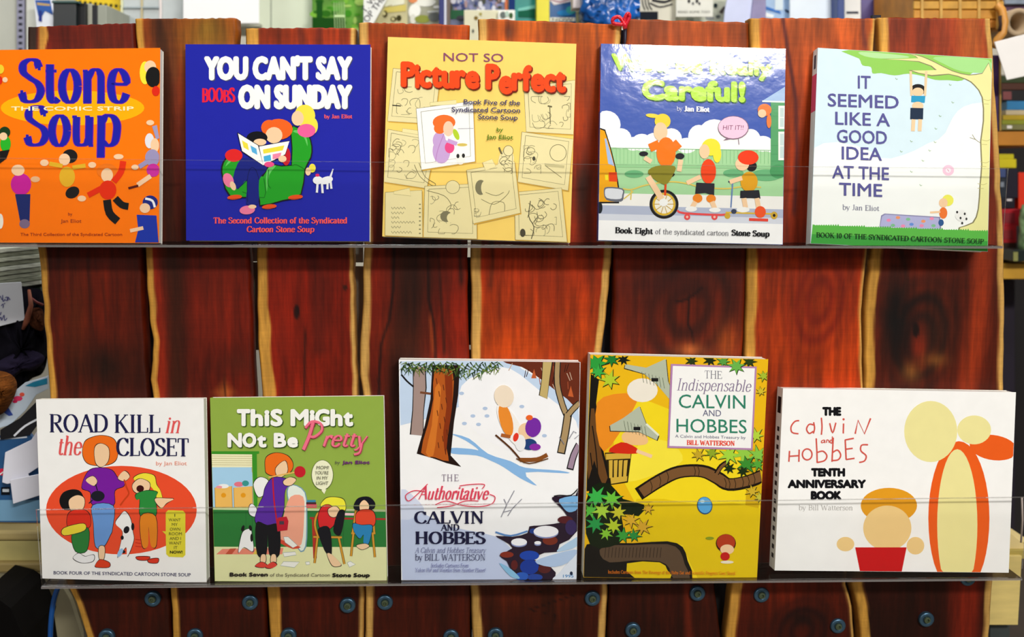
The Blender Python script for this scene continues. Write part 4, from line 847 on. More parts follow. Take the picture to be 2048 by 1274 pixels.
# --- 7 green book with a kitchen scene
def art_green(A):
    A.clip = (36, 52, 1157, 1222)
    A.p('2C7C38', [(46, 750), (1150, 765), (1155, 1000), (58, 1000)]); A.p('E8E8B0', [(58, 998), (1155, 1000), (1157, 1222), (62, 1218)])
    for x in (260, 300, 880): A.l('226430', 3, [(x, 770), (x + 2, 990)])
    # window and blind
    A.p('3C9428', [(40, 390), (345, 390), (345, 405), (330, 408), (335, 745), (312, 745), (300, 412), (42, 410)]); A.p('A8D4F0', [(44, 490), (300, 490), (308, 745), (50, 745)]); A.p('F4EFC4', [(42, 408), (300, 410), (300, 492), (44, 492)])
    for y in range(420, 490, 14): A.l('B8AC70', 2.5, [(42, y), (300, y + 2)])
    A.l('B8AC70', 3, [(298, 490), (300, 525)]); A.l('C8D8A0', 14, [(46, 755), (1150, 768)])
    for x0, x1 in ((62, 175), (182, 305)): A.p('F0BC60', [(x0, 622), (x1 - 4, 612), (x1, 745), (x0 + 4, 745)]); A.l('A87830', 3, [(x0, 622), (x0 + 4, 745)]); A.l('A87830', 3, [(x1 - 4, 612), (x1, 745)]); A.e('E89C1C', (x0 + x1) / 2, 670, 16, 15)
    A.e('F4F4F0', 118, 612, 34, 14); A.e('F09CA8', 90, 618, 20, 9); A.e('E87888', 215, 600, 30, 16); A.e('3C9890', 258, 594, 22, 18)
    A.p('F08C74', [(72, 1046), (110, 1012), (500, 1006), (490, 1046)]); A.p('C8543C', [(160, 1010), (200, 1008), (170, 1046), (130, 1046)]); A.p('E8C850', [(330, 1009), (350, 1009), (330, 1046), (305, 1046)])
    # garment bag
    A.p('7AA0B4', [(560, 600), (640, 650), (652, 800), (645, 1000), (590, 1010), (540, 760), (520, 640)], 3); A.p('E8F0E4', [(560, 606), (634, 654), (645, 800), (638, 994), (594, 1002), (546, 760), (527, 644)], 3); A.p('F4A88C', [(545, 680), (625, 680), (632, 800), (615, 980), (560, 985), (480, 950), (500, 800)], 3)
    A.p('D84C34', [(480, 950), (560, 985), (612, 1000), (560, 1012), (480, 975)], 2)
    # papers
    for q_ in ([(500, 935), (530, 935), (590, 990), (560, 1005), (510, 970)], [(495, 1035), (575, 1030), (582, 1050), (505, 1062)], [(500, 1092), (602, 1095), (570, 1130), (480, 1118)], [(640, 1095), (665, 1093), (668, 1110), (645, 1113)], [(905, 1100), (925, 1090), (958, 1110), (920, 1128)]): A.p('F4F4EC', q_); A.l('8C9CA0', 2.5, q_ + [q_[0]])
    # table, pencils
    A.p('B83428', [(680, 810), (700, 810), (712, 1070), (690, 1072)]); A.l('B02C2C', 12, [(668, 815), (1150, 822)]); A.r('E05468', 645, 726, 712, 750); A.r('3C88A8', 650, 700, 705, 715); A.r('4A2C2C', 645, 714, 708, 728); A.l('F4C8D0', 16, [(890, 790), (960, 792)])
    # chairs
    C_ = 'D89C34'
    for w_, c in ((16, '6A4210'), (11, C_)):
        A.l(c, w_, [(722, 940), (700, 860), (715, 790), (760, 760)], 3); A.l(c, w_, [(690, 935), (872, 938)]); A.l(c, w_, [(716, 940), (698, 1102)]); A.l(c, w_, [(852, 940), (888, 1108)])
        A.l(c, w_, [(940, 910), (952, 830), (962, 760)], 3); A.l(c, w_, [(1078, 910), (1072, 840), (1056, 770)], 3); A.l(c, w_, [(932, 912), (1085, 912)]); A.l(c, w_, [(945, 915), (930, 1058)]); A.l(c, w_, [(1068, 915), (1082, 1064)])
    # plain patches where people are pictured
    def blob(c, *pts):
        mx, my = sum(p[0] for p in pts) / len(pts), sum(p[1] for p in pts) / len(pts)
        A.p(INK, [(x + (3 if x > mx else -3), y + (3 if y > my else -3)) for x, y in pts], 4); A.p(c, list(pts), 4)
    blob('F4F4F0', (310, 600), (350, 555), (405, 580), (390, 650), (340, 680)); blob('F0F0F4', (280, 750), (300, 725), (330, 760), (320, 805), (285, 790))
    blob('F0701C', (385, 500), (390, 430), (450, 400), (520, 415), (558, 460), (555, 505), (520, 535), (440, 545), (395, 530)); blob(SKIN, (450, 500), (510, 450), (525, 520), (470, 558))
    blob('5A2CA0', (385, 620), (430, 560), (500, 560), (560, 590), (510, 640), (500, 770), (450, 860), (325, 845), (340, 740), (370, 680)); blob(SKIN, (500, 580), (540, 555), (580, 570), (550, 605), (510, 605))
    blob('121218', (328, 850), (400, 862), (470, 865), (472, 1045), (410, 1048), (400, 900), (392, 1045), (335, 1042)); blob(SKIN, (360, 1050), (385, 1050), (385, 1095), (355, 1095)); blob(SKIN, (425, 1050), (450, 1050), (452, 1095), (420, 1095)); blob('E04438', (320, 1120), (360, 1095), (395, 1115), (370, 1130)); blob('E04438', (385, 1125), (430, 1095), (458, 1115), (420, 1135))
    A.l('C01C30', 9, [(432, 560), (440, 700), (460, 850)], 3); A.p('C01C30', [(455, 840), (465, 812), (520, 805), (532, 835), (525, 892), (462, 900)]); A.r('4A3C48', 474, 834, 504, 856); A.l('E8B860', 9, [(405, 556), (580, 522)]); A.e('C8202C', 605, 520, 36, 36)
    blob('F0E83C', (735, 740), (770, 690), (830, 682), (885, 700), (895, 760), (860, 770), (800, 740)); blob('D8282C', (722, 800), (750, 740), (800, 735), (850, 800), (800, 880), (735, 880)); blob(SKIN, (785, 760), (830, 740), (858, 770), (830, 808), (795, 800)); blob('14141C', (850, 780), (880, 765), (888, 800), (860, 920), (820, 890)); blob('14141C', (725, 885), (790, 880), (805, 1038), (770, 1035), (735, 950)); blob(SKIN, (778, 1045), (805, 1045), (865, 1105), (850, 1122), (810, 1115))
    blob('141420', (950, 730), (980, 690), (1040, 682), (1080, 720), (1070, 755), (1010, 765), (960, 760)); blob(SKIN, (985, 730), (1015, 700), (1045, 735), (1030, 780), (995, 780)); blob('E8482C', (960, 800), (990, 765), (1060, 765), (1085, 810), (1070, 865), (975, 865)); blob('2C88C0', (945, 850), (1000, 860), (1060, 860), (1062, 900), (1040, 980), (1010, 975), (1010, 920), (985, 945), (950, 900)); blob(SKIN, (965, 990), (1020, 978), (1045, 995), (1000, 1015))
    # dog shape
    blob('F8F8F8', (245, 900), (290, 885), (300, 930), (310, 1000), (300, 1028), (250, 1000), (215, 1035), (225, 960)); A.e('181818', 242, 880, 10, 20, .3); A.e('181818', 290, 878, 10, 18, -.2); A.e('181818', 298, 940, 9, 26)
    # bubble
    A.p('F4F4D0', [(735, 630), (775, 630), (760, 662)]); A.e('5A6A38', 748, 541, 71, 97, n=30); A.e('F4F4D0', 748, 540, 67, 93, n=30); A.p('F4F4D0', [(738, 625), (772, 622), (759, 655)])
    A.part('title_lettering')
    for d, c in ((6, '3A5A1C'), (0, 'FCFCF4')):
        A.word = 'first'
        for t, a, b in (('T', 205, 290), ('h', 292, 372), ('i', 380, 412), ('S', 418, 496), ('M', 546, 662), ('i', 668, 700), ('G', 700, 796), ('h', 800, 878), ('t', 882, 945)): A.t(t, a + d, b + d, 222 + d, 108, c, .05)
        A.word = 'second'
        for t, a, b in (('N', 146, 238), ('O', 240, 330), ('t', 334, 394), ('B', 440, 520), ('e', 526, 594)): A.t(t, a + d, b + d, 358 + d, 92, c, .05)
    A.word = 'script'; A.part('title_line|script')
    for d, c in ((5, 'A83850'), (0, 'F4748C')):
        A.l(c, 20, [(690 + d, 205 + d), (665 + d, 290 + d), (628 + d, 378 + d)], 4); A.l(c, 15, [(640 + d, 240 + d), (680 + d, 200 + d), (735 + d, 210 + d), (745 + d, 255 + d), (700 + d, 295 + d), (665 + d, 292 + d)], 4)
        A.f('retty', 740 + d, 1022 + d, 356 + d, 92, c, T=.17, t=.1, slant=.35, serif=False, xh=1.1); A.l(c, 12, [(1000 + d, 340 + d), (985 + d, 395 + d), (950 + d, 408 + d)], 4)
    A.word = None; A.part('title_lettering')
    for i, (t, a, b) in enumerate((("MOM!", 712, 790), ("YOU'RE", 702, 788), ('IN MY', 714, 784), ('LIGHT', 710, 786))): A.t(t, a, b, 502 + i * 33, 22, '5A5A48', -.005, slant=.08)
    A.t('by', 832, 862, 468, 20, '4A3A50', 0); A.t('Jan Eliot', 876, 1052, 468, 22, '6A2A70', .05)
    A.t('Book Seven', 160, 404, 1182, 25, '2A2420', .07); A.t('of the Syndicated Cartoon', 418, 798, 1184, 22, '5A5244', -.01); A.t('Stone Soup', 812, 1052, 1186, 25, '15120E', .07)

# --- 8 white book with a snowy wood
def art_snow(A):
    A.clip = (52, 58, 1008, 1230)
    A.p('C8DCF4', [(55, 60), (600, 60), (700, 100), (900, 220), (1000, 300), (1000, 420), (800, 380), (600, 330), (420, 280), (55, 400)], 2); A.p('FCFCFE', [(380, 190), (520, 110), (640, 100), (800, 220), (940, 330), (1000, 420), (1000, 700), (700, 560), (520, 480), (380, 350)], 3)
    A.p('C8D4F0', [(60, 820), (200, 880), (330, 940), (560, 990), (660, 1080), (720, 1225), (65, 1222)], 3); A.p('D8E0F4', [(60, 740), (140, 790), (180, 860), (60, 900)], 3)
    A.p('6A2C18', [(600, 58), (1008, 62), (1005, 300), (940, 260), (860, 200), (780, 140), (700, 90)], 2)
    for k in range(26):
        rx = 650 + (k * 71) % 350; ry = 70 + (k * 37) % 140
        if ry < 60 + (rx - 600) * .55: A.l(('C8A890', '3A1810', 'A85030')[k % 3], 4, [(rx, ry), (rx + (k * 13) % 40 - 20, ry + 40)])
    A.p('C86030', [(750, 150), (765, 100), (778, 150)]); A.p('C86030', [(945, 245), (960, 190), (975, 250)])
    # shadows on the snow
    B_ = '8CBCEC'
    A.p(B_, [(325, 445), (420, 470), (520, 550), (640, 590), (720, 625), (900, 640), (945, 655), (720, 650), (780, 720), (690, 680), (600, 620), (540, 590), (460, 560), (330, 550), (325, 520), (430, 525), (470, 530), (400, 480)], 3)
    for x, y in ((395, 390), (470, 395), (505, 310), (515, 350), (820, 455), (700, 300), (440, 350), (380, 230)): A.e('B8CCE8', x, y, 13, 9)
    # far trunks
    def tr(c, pts, w=5): A.p(INK, pts); A.p(c, [(sum(p[0] for p in pts) / len(pts) + (x - sum(p[0] for p in pts) / len(pts)) * .86, y) for x, y in pts])
    tr('A89088', [(120, 90), (190, 90), (195, 200), (180, 330), (178, 455), (105, 448), (118, 320), (122, 200)])
    A.l(INK, 9, [(60, 130), (90, 165), (125, 195)], 3); A.l(INK, 8, [(95, 70), (130, 120)]); A.l('7A4A30', 12, [(160, 225), (240, 235)])
    tr('C8B070', [(810, 64), (865, 64), (850, 150), (835, 260), (790, 240), (805, 150)])
    A.l(INK, 34, [(890, 64), (888, 180), (915, 290), (940, 350)], 3); A.l('B09468', 24, [(890, 64), (888, 180), (915, 290), (940, 350)], 3)
    A.l(INK, 44, [(945, 340), (930, 440), (908, 550)], 3); A.l('B09468', 32, [(945, 336), (930, 440), (908, 544)], 3); A.l(INK, 34, [(945, 345), (975, 310), (1008, 280)], 3); A.l('B09468', 24, [(945, 345), (975, 310), (1008, 280)], 3)
    A.l(INK, 38, [(1005, 500), (975, 560), (955, 635)], 3); A.l('A48CA0', 27, [(1005, 500), (975, 560), (957, 628)], 3)
    # big trunk
    A.p('241410', [(225, 80), (372, 80), (362, 240), (340, 380), (322, 560), (378, 620), (300, 600), (230, 575), (142, 550), (150, 520), (185, 400), (215, 260)], 0)
    A.p('B85A1C', [(236, 110), (330, 110), (335, 240), (318, 380), (300, 520), (312, 590), (240, 570), (165, 545), (200, 400), (230, 260)], 2)
    A.p('D87828', [(240, 200), (272, 200), (250, 420), (230, 560), (190, 545), (222, 400)], 2); A.p('8A3410', [(290, 120), (328, 120), (330, 300), (308, 440), (296, 560), (282, 440), (300, 300)], 2)
    for k in range(12): x = 245 + (k * 37) % 60; y = 150 + k * 34; A.l('5A2410', 4, [(x, y), (x + 5, y + 30)])
    # pine needles
    for k in range(150):
        x = 60 + (k * 83) % 520; y = 62 + (k * 29) % (26 + (50 if 330 < x < 500 else 22)); a = -1.2 + (k % 9) * .3
        A.l(('2C4A20', '4A6C2C', '1C3018', '7A8C3C')[k % 4], 7, [(x, y), (x + 34 * math.sin(a), y + 34 * math.cos(a))], tap=.8)
    # sledge and plain patches where the riders are pictured
    A.e('FAF6F0', 640, 400, 46, 130, -.5); A.e('F09030', 615, 370, 34, 90, -.25); A.e('F6E4CC', 605, 245, 52, 60, -.2)
    A.e(SKIN, 722, 430, 42, 44); A.e('7A2CA8', 760, 410, 42, 52, .2); A.e('F06828', 740, 358, 18, 14); A.e('22427A', 740, 500, 40, 30); A.e('8C2CA8', 770, 514, 30, 18); A.e('F4F4F4', 692, 492, 28, 44); A.e('E83C28', 668, 462, 14, 24, .3)
    A.l('5A3010', 9, [(560, 450), (640, 520), (700, 590)], 3); A.l('8C5020', 22, [(690, 582), (780, 580), (835, 555)], 3); A.l('6A4018', 6, [(670, 575), (740, 602), (840, 575)], 3); A.l('B06028', 18, [(590, 450), (640, 460)])
    # stream
    S_ = '2A1A2C'
    A.p(S_, [(1000, 740), (985, 770), (880, 775), (860, 790), (900, 830), (940, 880), (930, 910), (800, 930), (740, 935), (730, 970), (650, 990), (560, 985), (600, 1010), (650, 1050), (580, 1090), (620, 1120), (650, 1180), (720, 1228), (850, 1228), (880, 1180), (820, 1130), (760, 1110), (820, 1075), (890, 1070), (900, 1030), (1000, 960)], 2)
    for q_ in ([(900, 790), (1000, 775), (998, 840), (950, 860), (915, 830)], ): A.p('7CB4E4', q_, 3)
    for x, y, rx, ry, c in ((930, 900, 40, 20, '5A2024'), (850, 1010, 40, 24, '7A3020'), (620, 1085, 36, 16, '8A3020'), (740, 1090, 52, 26, '2048B0'), (740, 1150, 50, 40, '1C3C9C'), (700, 1200, 36, 22, '3060C0'), (960, 940, 30, 40, '3A2C5C'), (820, 1160, 34, 24, '5A2424'), (770, 1205, 40, 18, '2848A0'), (660, 1140, 18, 26, '602020'), (760, 960, 20, 14, '24408C')): A.e(c, x, y, rx, ry)
    for x, y, rx, ry in ((828, 962, 66, 30), (685, 1018, 42, 20), (784, 1022, 18, 9)): A.e('8C98C8', x, y + 7, rx, ry); A.e('FAFAFE', x, y, rx, ry)
    A.p('B8D8F4', [(1002, 990), (900, 1050), (895, 1070), (1000, 1040)], 3); A.p('E8F0FC', [(1000, 1080), (900, 1180), (860, 1225), (992, 1225)], 2); A.p('B8D0F0', [(770, 1120), (900, 1075), (998, 1060), (940, 1130), (850, 1150)], 3)
    A.p('8CC4E8', [(580, 1130), (640, 1160), (690, 1210), (640, 1200)], 3); A.l(INK, 6, [(870, 775), (900, 770), (960, 770), (998, 735)], 3); A.l('5C8CC8', 9, [(560, 965), (640, 985), (730, 960)], 3)
    # twigs
    for q_ in ([(590, 885), (620, 820), (660, 745)], [(620, 820), (605, 790)], [(625, 880), (650, 840), (700, 790)], [(600, 860), (640, 850)], [(980, 470), (1004, 450)], [(925, 500), (900, 460)], [(950, 470), (975, 430), (990, 440)]): A.l('8C8C98', 4, q_)
    A.t('1995', 918, 974, 1206, 16, '3C8CC8', .02); A.e('20304C', 962, 1184, 8, 10)
    A.part('title_lettering')
    A.f('T', 274, 300, 694, 34, '8C7C90', T=.1, t=.06); A.f('H', 302, 334, 694, 34, '8C7C90', T=.1, t=.06); A.f('E', 340, 366, 694, 34, '8C7C90', T=.1, t=.06)
    A.f('Authoritative', 150, 518, 792, 72, 'E0445C', T=.13, t=.06, slant=.25, serif=False, xh=.95)
    for q_ in ([(200, 710), (150, 760), (100, 800), (84, 770), (130, 745), (190, 752)], [(240, 820), (300, 800), (380, 822), (470, 830), (540, 815), (558, 780), (530, 765)], [(250, 835), (330, 825), (400, 800), (470, 800)], [(370, 720), (430, 712), (500, 712), (490, 735)]): A.l('E0445C', 5, q_, 5)
    D_ = '18183C'
    A.f('CALVIN', 128, 502, 918, 62, D_, T=.25, t=.08); A.f('AND', 272, 368, 956, 32, D_, T=.25, t=.1); A.f('HOBBES', 132, 506, 1026, 62, D_, T=.27, t=.09)
    A.f('A Calvin and Hobbes Treasury', 134, 508, 1074, 28, '5A5A8C', T=.07, t=.05, slant=.2); A.f('by BILL WATTERSON', 134, 508, 1114, 34, '30305C', T=.1, t=.05)
    A.f('Includes Cartoons From', 218, 418, 1150, 20, '5A5A9C', T=.09, t=.06, slant=.1); A.f("Yukon Ho! and Weirdos from Another Planet!", 134, 508, 1174, 20, '5A5A9C', T=.09, t=.06, slant=.1)

# --- 9 golden book with leaves
def leaf(A, x, y, r, rot, c, edge=True):
    pts = []
    for k in range(14):
        a = rot + k * math.pi / 7; rr = r if k % 2 == 0 else r * .45
        if k in (4, 6, 8): rr *= 1.15
        pts.append((x + rr * math.cos(a), y + rr * math.sin(a) * .9))
    if edge: A.p('1A2410', [(x + (px - x) * 1.13 + 2, y + (py - y) * 1.13 + 2) for px, py in pts])
    A.p(c, pts)
def art_gold(A):
    A.clip = (46, 55, 1003, 1218)
    A.p('F8DC20', [(250, 280), (480, 330), (900, 540), (960, 760), (940, 1215), (620, 1215), (300, 800), (200, 500)], 4); A.p('FCE840', [(330, 520), (480, 500), (560, 600), (400, 680), (260, 700)], 4); A.p('D8B010', [(900, 560), (980, 600), (950, 900), (946, 1215), (800, 1216), (880, 900)], 4)
    A.p('E8C810', [(320, 800), (640, 830), (960, 850), (945, 1215), (640, 1215), (560, 1040), (330, 1020)], 2)
    # trunk left
    A.p('181410', [(82, 150), (125, 180), (110, 300), (120, 420), (150, 560), (185, 680), (185, 760), (60, 760), (70, 400)], 0); A.p('6A4420', [(84, 330), (100, 330), (115, 450), (140, 570), (170, 690), (150, 740), (128, 690), (100, 600), (70, 700), (64, 640), (78, 400)], 0)
    for q_ in ([(90, 420), (110, 560), (120, 700)], [(80, 560), (95, 680)]): A.l('1C140C', 6, q_, 3)
    # crate
    A.p('2A2008', [(155, 560), (295, 555), (275, 715), (185, 728)]); A.p('D8B040', [(160, 566), (290, 560), (288, 590), (162, 596)])
    for i in range(4): A.p('D8B040', [(176 + i * 26, 600), (196 + i * 26, 598), (194 + i * 24, 690), (178 + i * 24, 692)])
    A.p('D8B040', [(184, 690), (272, 682), (270, 708), (188, 722)])
    # plain patches and newspaper hats where the pictured pair is
    A.p('F09020', [(115, 300), (290, 250), (320, 300), (150, 555)], 4); A.e('F4ECDC', 350, 235, 80, 62)
    A.p('F4C488', [(250, 460), (320, 440), (375, 480), (370, 515), (300, 520), (250, 500)], 4); A.p('D82C14', [(175, 555), (240, 505), (320, 535), (320, 565)], 3); A.l(SKIN, 18, [(320, 550), (400, 580)])
    for h_ in ([(262, 100), (370, 118), (472, 72), (484, 190), (522, 270), (505, 298), (430, 210), (360, 150), (258, 120)], [(182, 418), (250, 380), (335, 318), (370, 410), (435, 470), (425, 495), (330, 450), (185, 446)]):
        A.p(INK, [(x + (4 if x > 300 else -4), y + 4) for x, y in h_]); A.p('B8C0A8', h_); mx = sum(p[0] for p in h_) / len(h_); my = sum(p[1] for p in h_) / len(h_)
        for k in range(7): A.l('5A6450', 2.5, [(mx - 60 + k * 18, my - 30 + k * 5), (mx - 50 + k * 18, my + 26 + k * 5)])
        A.r(INK, mx - 10, my + 2, mx + 26, my + 20); A.l('E8ECD8', 10, [h_[4 if len(h_) > 8 else 3], h_[5 if len(h_) > 8 else 4]])
    # branches
    A.l('1C140C', 80, [(330, 775), (440, 705), (540, 660), (660, 655), (740, 690), (800, 725), (900, 710), (975, 680)], 4, w2=66); A.l('7A5430', 62, [(345, 768), (440, 706), (540, 662), (660, 658), (740, 692), (800, 722), (900, 706), (972, 680)], 4, w2=48)
    A.l('1C140C', 26, [(735, 670), (760, 630), (800, 605)], 3); A.l('7A5430', 14, [(735, 672), (762, 632), (798, 608)], 3)
    for x, y in ((440, 705), (480, 685), (620, 655), (640, 655), (780, 720), (800, 722), (830, 722), (870, 712), (900, 708), (930, 698), (395, 735)): A.l('3A2814', 4, [(x - 4, y - 28), (x + 6, y), (x, y + 28)], 2)
    A.p('181410', [(48, 1060), (100, 1030), (300, 1030), (480, 1020), (560, 1050), (585, 1120), (610, 1216), (470, 1216), (290, 1216), (46, 1206)], 2)
    A.p('5C4836', [(150, 1045), (300, 1040), (480, 1035), (545, 1070), (570, 1140), (598, 1214), (510, 1216), (490, 1160), (440, 1125), (300, 1120), (180, 1130), (130, 1090)], 2); A.p('E8C810', [(270, 1135), (440, 1130), (480, 1170), (495, 1216), (310, 1216)], 2)
    for x in range(160, 460, 18): A.l('32261C', 3, [(x, 1052), (x - 6, 1105)])
    # leaves
    A.p('14200C', [(80, 740), (180, 720), (250, 800), (360, 830), (330, 890), (240, 880), (260, 1000), (180, 1050), (80, 1040), (50, 900)], 2)
    for i, (x, y, r, c) in enumerate(((110, 95, 62, '2CA03C'), (190, 75, 40, '1C8030'), (180, 180, 52, 'B8D030'), (120, 140, 40, '3CB048'), (250, 75, 30, '141C10'), (110, 790, 62, '3CB44C'), (190, 800, 52, '6CC43C'), (80, 860, 46, '58B840'), (140, 860, 50, 'A8D040'), (105, 930, 50, '2C9C4C'), (200, 940, 46, 'B8D030'), (225, 870, 44, 'C8C430'), (250, 990, 42, '3CA03C'), (305, 990, 36, '2C9040'), (350, 945, 44, 'D8A830'), (290, 910, 40, 'E0B030'), (160, 980, 36, '88C838'), (380, 850, 30, 'D8A830'))): leaf(A, x, y, r, i * .7, c)
    for i, (x, y, r, c) in enumerate(((605, 82, 30, '2A3C10'), (700, 78, 32, '1C2C10'), (770, 85, 34, '58A040'), (905, 85, 34, '2A4010'), (640, 570, 36, 'C8A828'), (710, 560, 36, '90A828'), (800, 570, 52, 'A8D840'), (880, 560, 60, '98D048'), (950, 570, 50, '88C848'), (940, 470, 40, 'B8D840'), (800, 640, 30, '1C3010'), (890, 620, 50, '3C9030'), (870, 655, 30, '1C3010'), (950, 620, 36, '58A838'), (980, 160, 30, 'A8C030'), (920, 760, 34, 'D0B030'), (960, 790, 30, 'C8C040'), (965, 240, 26, 'D8C030'))): leaf(A, x, y, r, i * .9, c, c != '98D048')
    # balloon and small figure patches
    A.e('1C4C7C', 674, 834, 40, 46, -.2); A.e('58A8E4', 674, 832, 36, 42, -.2); A.e('A8D8F8', 662, 812, 12, 9)
    A.e('3A1008', 784, 1030, 52, 48); A.e('B83C1C', 784, 1026, 48, 43); A.e(SKIN, 790, 1062, 36, 26); A.e('C8201C', 780, 1098, 24, 22); A.e('8C9C20', 700, 1004, 22, 8); A.e('F0E8D0', 790, 1128, 34, 8)
    # white panel
    A.part('title_panel')
    A.p('B888B4', [(498, 98), (944, 112), (922, 546), (480, 534)]); A.p('FBFBF8', [(508, 108), (934, 121), (914, 536), (490, 524)])
    A.part('cover_print'); leaf(A, 838, 110, 46, 1.57, '6CB84C')
    A.part('title_lettering')
    A.f('THE', 672, 764, 172, 40, '6A6A78', T=.1, t=.05, yb2=176); A.f('Indispensable', 526, 912, 234, 60, '8A7A98', T=.09, t=.04, slant=.2, yb2=242)
    A.t('CALVIN', 540, 884, 326, 74, '2E8468', -.012, yb2=330); A.t('AND', 664, 758, 368, 34, '6A6A88', -.012, yb2=370); A.t('HOBBES', 528, 890, 452, 74, '2E8468', -.012, yb2=458)
    A.t('A Calvin and Hobbes Treasury by', 520, 886, 480, 16, '7A7A90', -.01, yb2=488); A.f('BILL WATTERSON', 580, 830, 518, 24, 'F0503C', T=.24, t=.1, yb2=522)
    A.f("Includes Cartoons from The Revenge of the Baby-Sat and Scientific Progress Goes 'Boink'", 170, 836, 1186, 17, 'E07818', T=.12, t=.07, yb2=1192)

# --- 10 wide white book
def art_wide(A):
    A.clip = (64, 60, 1556, 1194)
    # plain soft patches of colour where the pictured pair is left out
    A.e('F0601C', 1205, 860, 190, 480, n=40); A.e('F0601C', 1420, 420, 150, 78, .15, n=30)
    A.e('F2E8A0', 1195, 900, 125, 470, n=40); A.e('F2E8A0', 1030, 320, 165, 190, n=36); A.e('F2E8A0', 1300, 310, 105, 90, n=30)
    A.e('E8A020', 770, 780, 175, 110, n=36); A.e('F4D08C', 760, 920, 150, 140, n=36)
    A.p('CC1418', [(560, 1040), (880, 1040), (850, 1194), (590, 1194)]); A.e('F4D08C', 500, 1020, 55, 45); A.e('F4D08C', 935, 1030, 55, 55)
    A.part('title_lettering')
    K = '101014'
    A.t('THE', 356, 474, 218, 54, K, .07); A.t('TENTH', 286, 498, 596, 52, K, .07); A.t('ANNIVERSARY', 140, 628, 668, 52, K, .065); A.t('BOOK', 284, 476, 740, 54, K, .07)
    A.part('title_line|upper')
    RD = 'D8584C'; hand = lambda w, *pp: A.l(RD, w, list(pp), 4)
    hand(9, (212, 252), (185, 258), (162, 290), (168, 325), (208, 334)); hand(9, (305, 280), (275, 275), (258, 305), (275, 332), (300, 318)); hand(9, (302, 262), (308, 300), (300, 332))
    hand(9, (350, 234), (354, 290), (350, 340)); hand(9, (402, 268), (420, 328), (440, 265)); hand(9, (488, 270), (486, 332)); A.e(RD, 488, 244, 7, 7)
    A.l(RD, 10, [(560, 334), (578, 250), (618, 334), (656, 238)])
    A.part('title_line|lower')
    for a, b in (((152, 440), (148, 508)), ((148, 474), (208, 470)), ((212, 432), (210, 508))): A.l(RD, 9, [a, b])
    A.l(RD, 9, [(262 + 30 * math.cos(t * .45), 462 + 34 * math.sin(t * .45)) for t in range(15)], 2)
    hand(9, (318, 362), (322, 440), (324, 515)); hand(9, (324, 450), (360, 442), (384, 470), (370, 500), (326, 512)); hand(9, (424, 358), (420, 430), (416, 508)); hand(9, (418, 452), (450, 435), (470, 465), (455, 495), (416, 500))
    for a, b in (((498, 370), (504, 495)), ((498, 372), (552, 362)), ((500, 430), (545, 424)), ((504, 494), (556, 486))): A.l(RD, 9, [a, b])
    hand(9, (640, 402), (600, 405), (596, 440), (628, 470), (618, 502), (585, 512))
    hand(6, (368, 372), (352, 378), (352, 390), (368, 384), (370, 372), (372, 392)); hand(6, (382, 390), (384, 372), (396, 376), (398, 390)); hand(6, (418, 350), (416, 390), (406, 388), (406, 374), (416, 374))
    A.part('title_lettering')
    A.f('by Bill Watterson', 208, 546, 808, 32, 'B4B0AC', T=.09, t=.05)

B1 = make_book((0, 80, 3.033), [(-150, 62), (972, 48), (964, 1232), (-145, 1228)], .0125, 'FF7A00', 'orange paperback with a two word purple serif title, leftmost on the upper ledge', art_orange, 'FF7A00')
B2 = make_book((350, 70, 2.963), [(62, 55), (1158, 57), (1152, 1222), (66, 1218)], .0125, '1E24A4', 'royal blue paperback with bold white capitals above a green armchair picture', art_blue, '1E24A4')
B3 = make_book((750, 60, 2.895), [(75, 40), (1166, 80), (1130, 1232), (42, 1195)], .0135, 'FBD66E', 'yellow paperback with orange title letters over cards of pencil sketches', art_yellow, 'F4E4A0', spine_art=[(.74, .86, 0, 1, '2C6A2C')])
B4 = make_book((1180, 70, 2.895), [(64, 50), (1133, 80), (1116, 1215), (46, 1190)], .0125, '4660B4', 'glossy blue sky paperback with lime title letters above a unicycle and a skateboard', art_wheels, '2A4490', gloss=True, spine_art=[(.66, .87, 0, 1, 'D84830')])
B5 = make_book((1600, 80, 2.962), [(106, 46), (1138, 110), (1112, 1254), (62, 1206)], .016, 'D8ECF4', 'pale blue paperback with violet capitals beside a leafy tree, rightmost on the upper ledge', art_tree, 'E4F0EC', spine_art=[(.68, .87, 0, 1, 'E4587C'), (.9, .97, .3, .7, '3A4A5C')])
B6 = make_book((60, 780, 3.184), [(38, 60), (1106, 54), (1125, 1228), (78, 1200)], .0145, 'FAF9F6', 'white paperback with a large orange oval on its cover, leftmost on the lower ledge', art_oval, 'F4F0EC')
B7 = make_book((410, 780, 3.184), [(32, 50), (1136, 38), (1160, 1226), (62, 1218)], .0125, '94B048', 'green paperback with white title letters and a pink script word above a kitchen scene', art_green, 'A4C054')
B8 = make_book((780, 700, 2.655), [(47, 52), (1011, 64), (990, 1232), (60, 1222)], .024, 'FCFCFC', 'tall thick paperback picturing a snowy wood with a brown tree trunk and a stream', art_snow, 'FCFCFC')
B9 = make_book((1150, 690, 2.6), [(80, 50), (1005, 74), (946, 1220), (44, 1208)], .026, 'F0BC14', 'tall thick golden yellow paperback with a framed white title panel and branches', art_gold, 'F0ECE0')
B10 = make_book((1530, 760, 3.108), [(112, 52), (1560, 76), (1515, 1198), (60, 1184)], .022, 'FCFBF8', 'wide white landscape format paperback, rightmost on the lower ledge', art_wide, 'F0EEE4', spine_art=[(.86, .95, .2, .8, '1A1A1A')] + [(.06 + i * .05, .085 + i * .05, .3, .7, '2A2A2A') for i in range(15)])
for b, _ in (B1, B2, B3, B4, B5): b['group'] = 'paperbacks on the upper ledge'
for b, _ in (B6, B7, B8, B9, B10): b['group'] = 'paperbacks on the lower ledge'
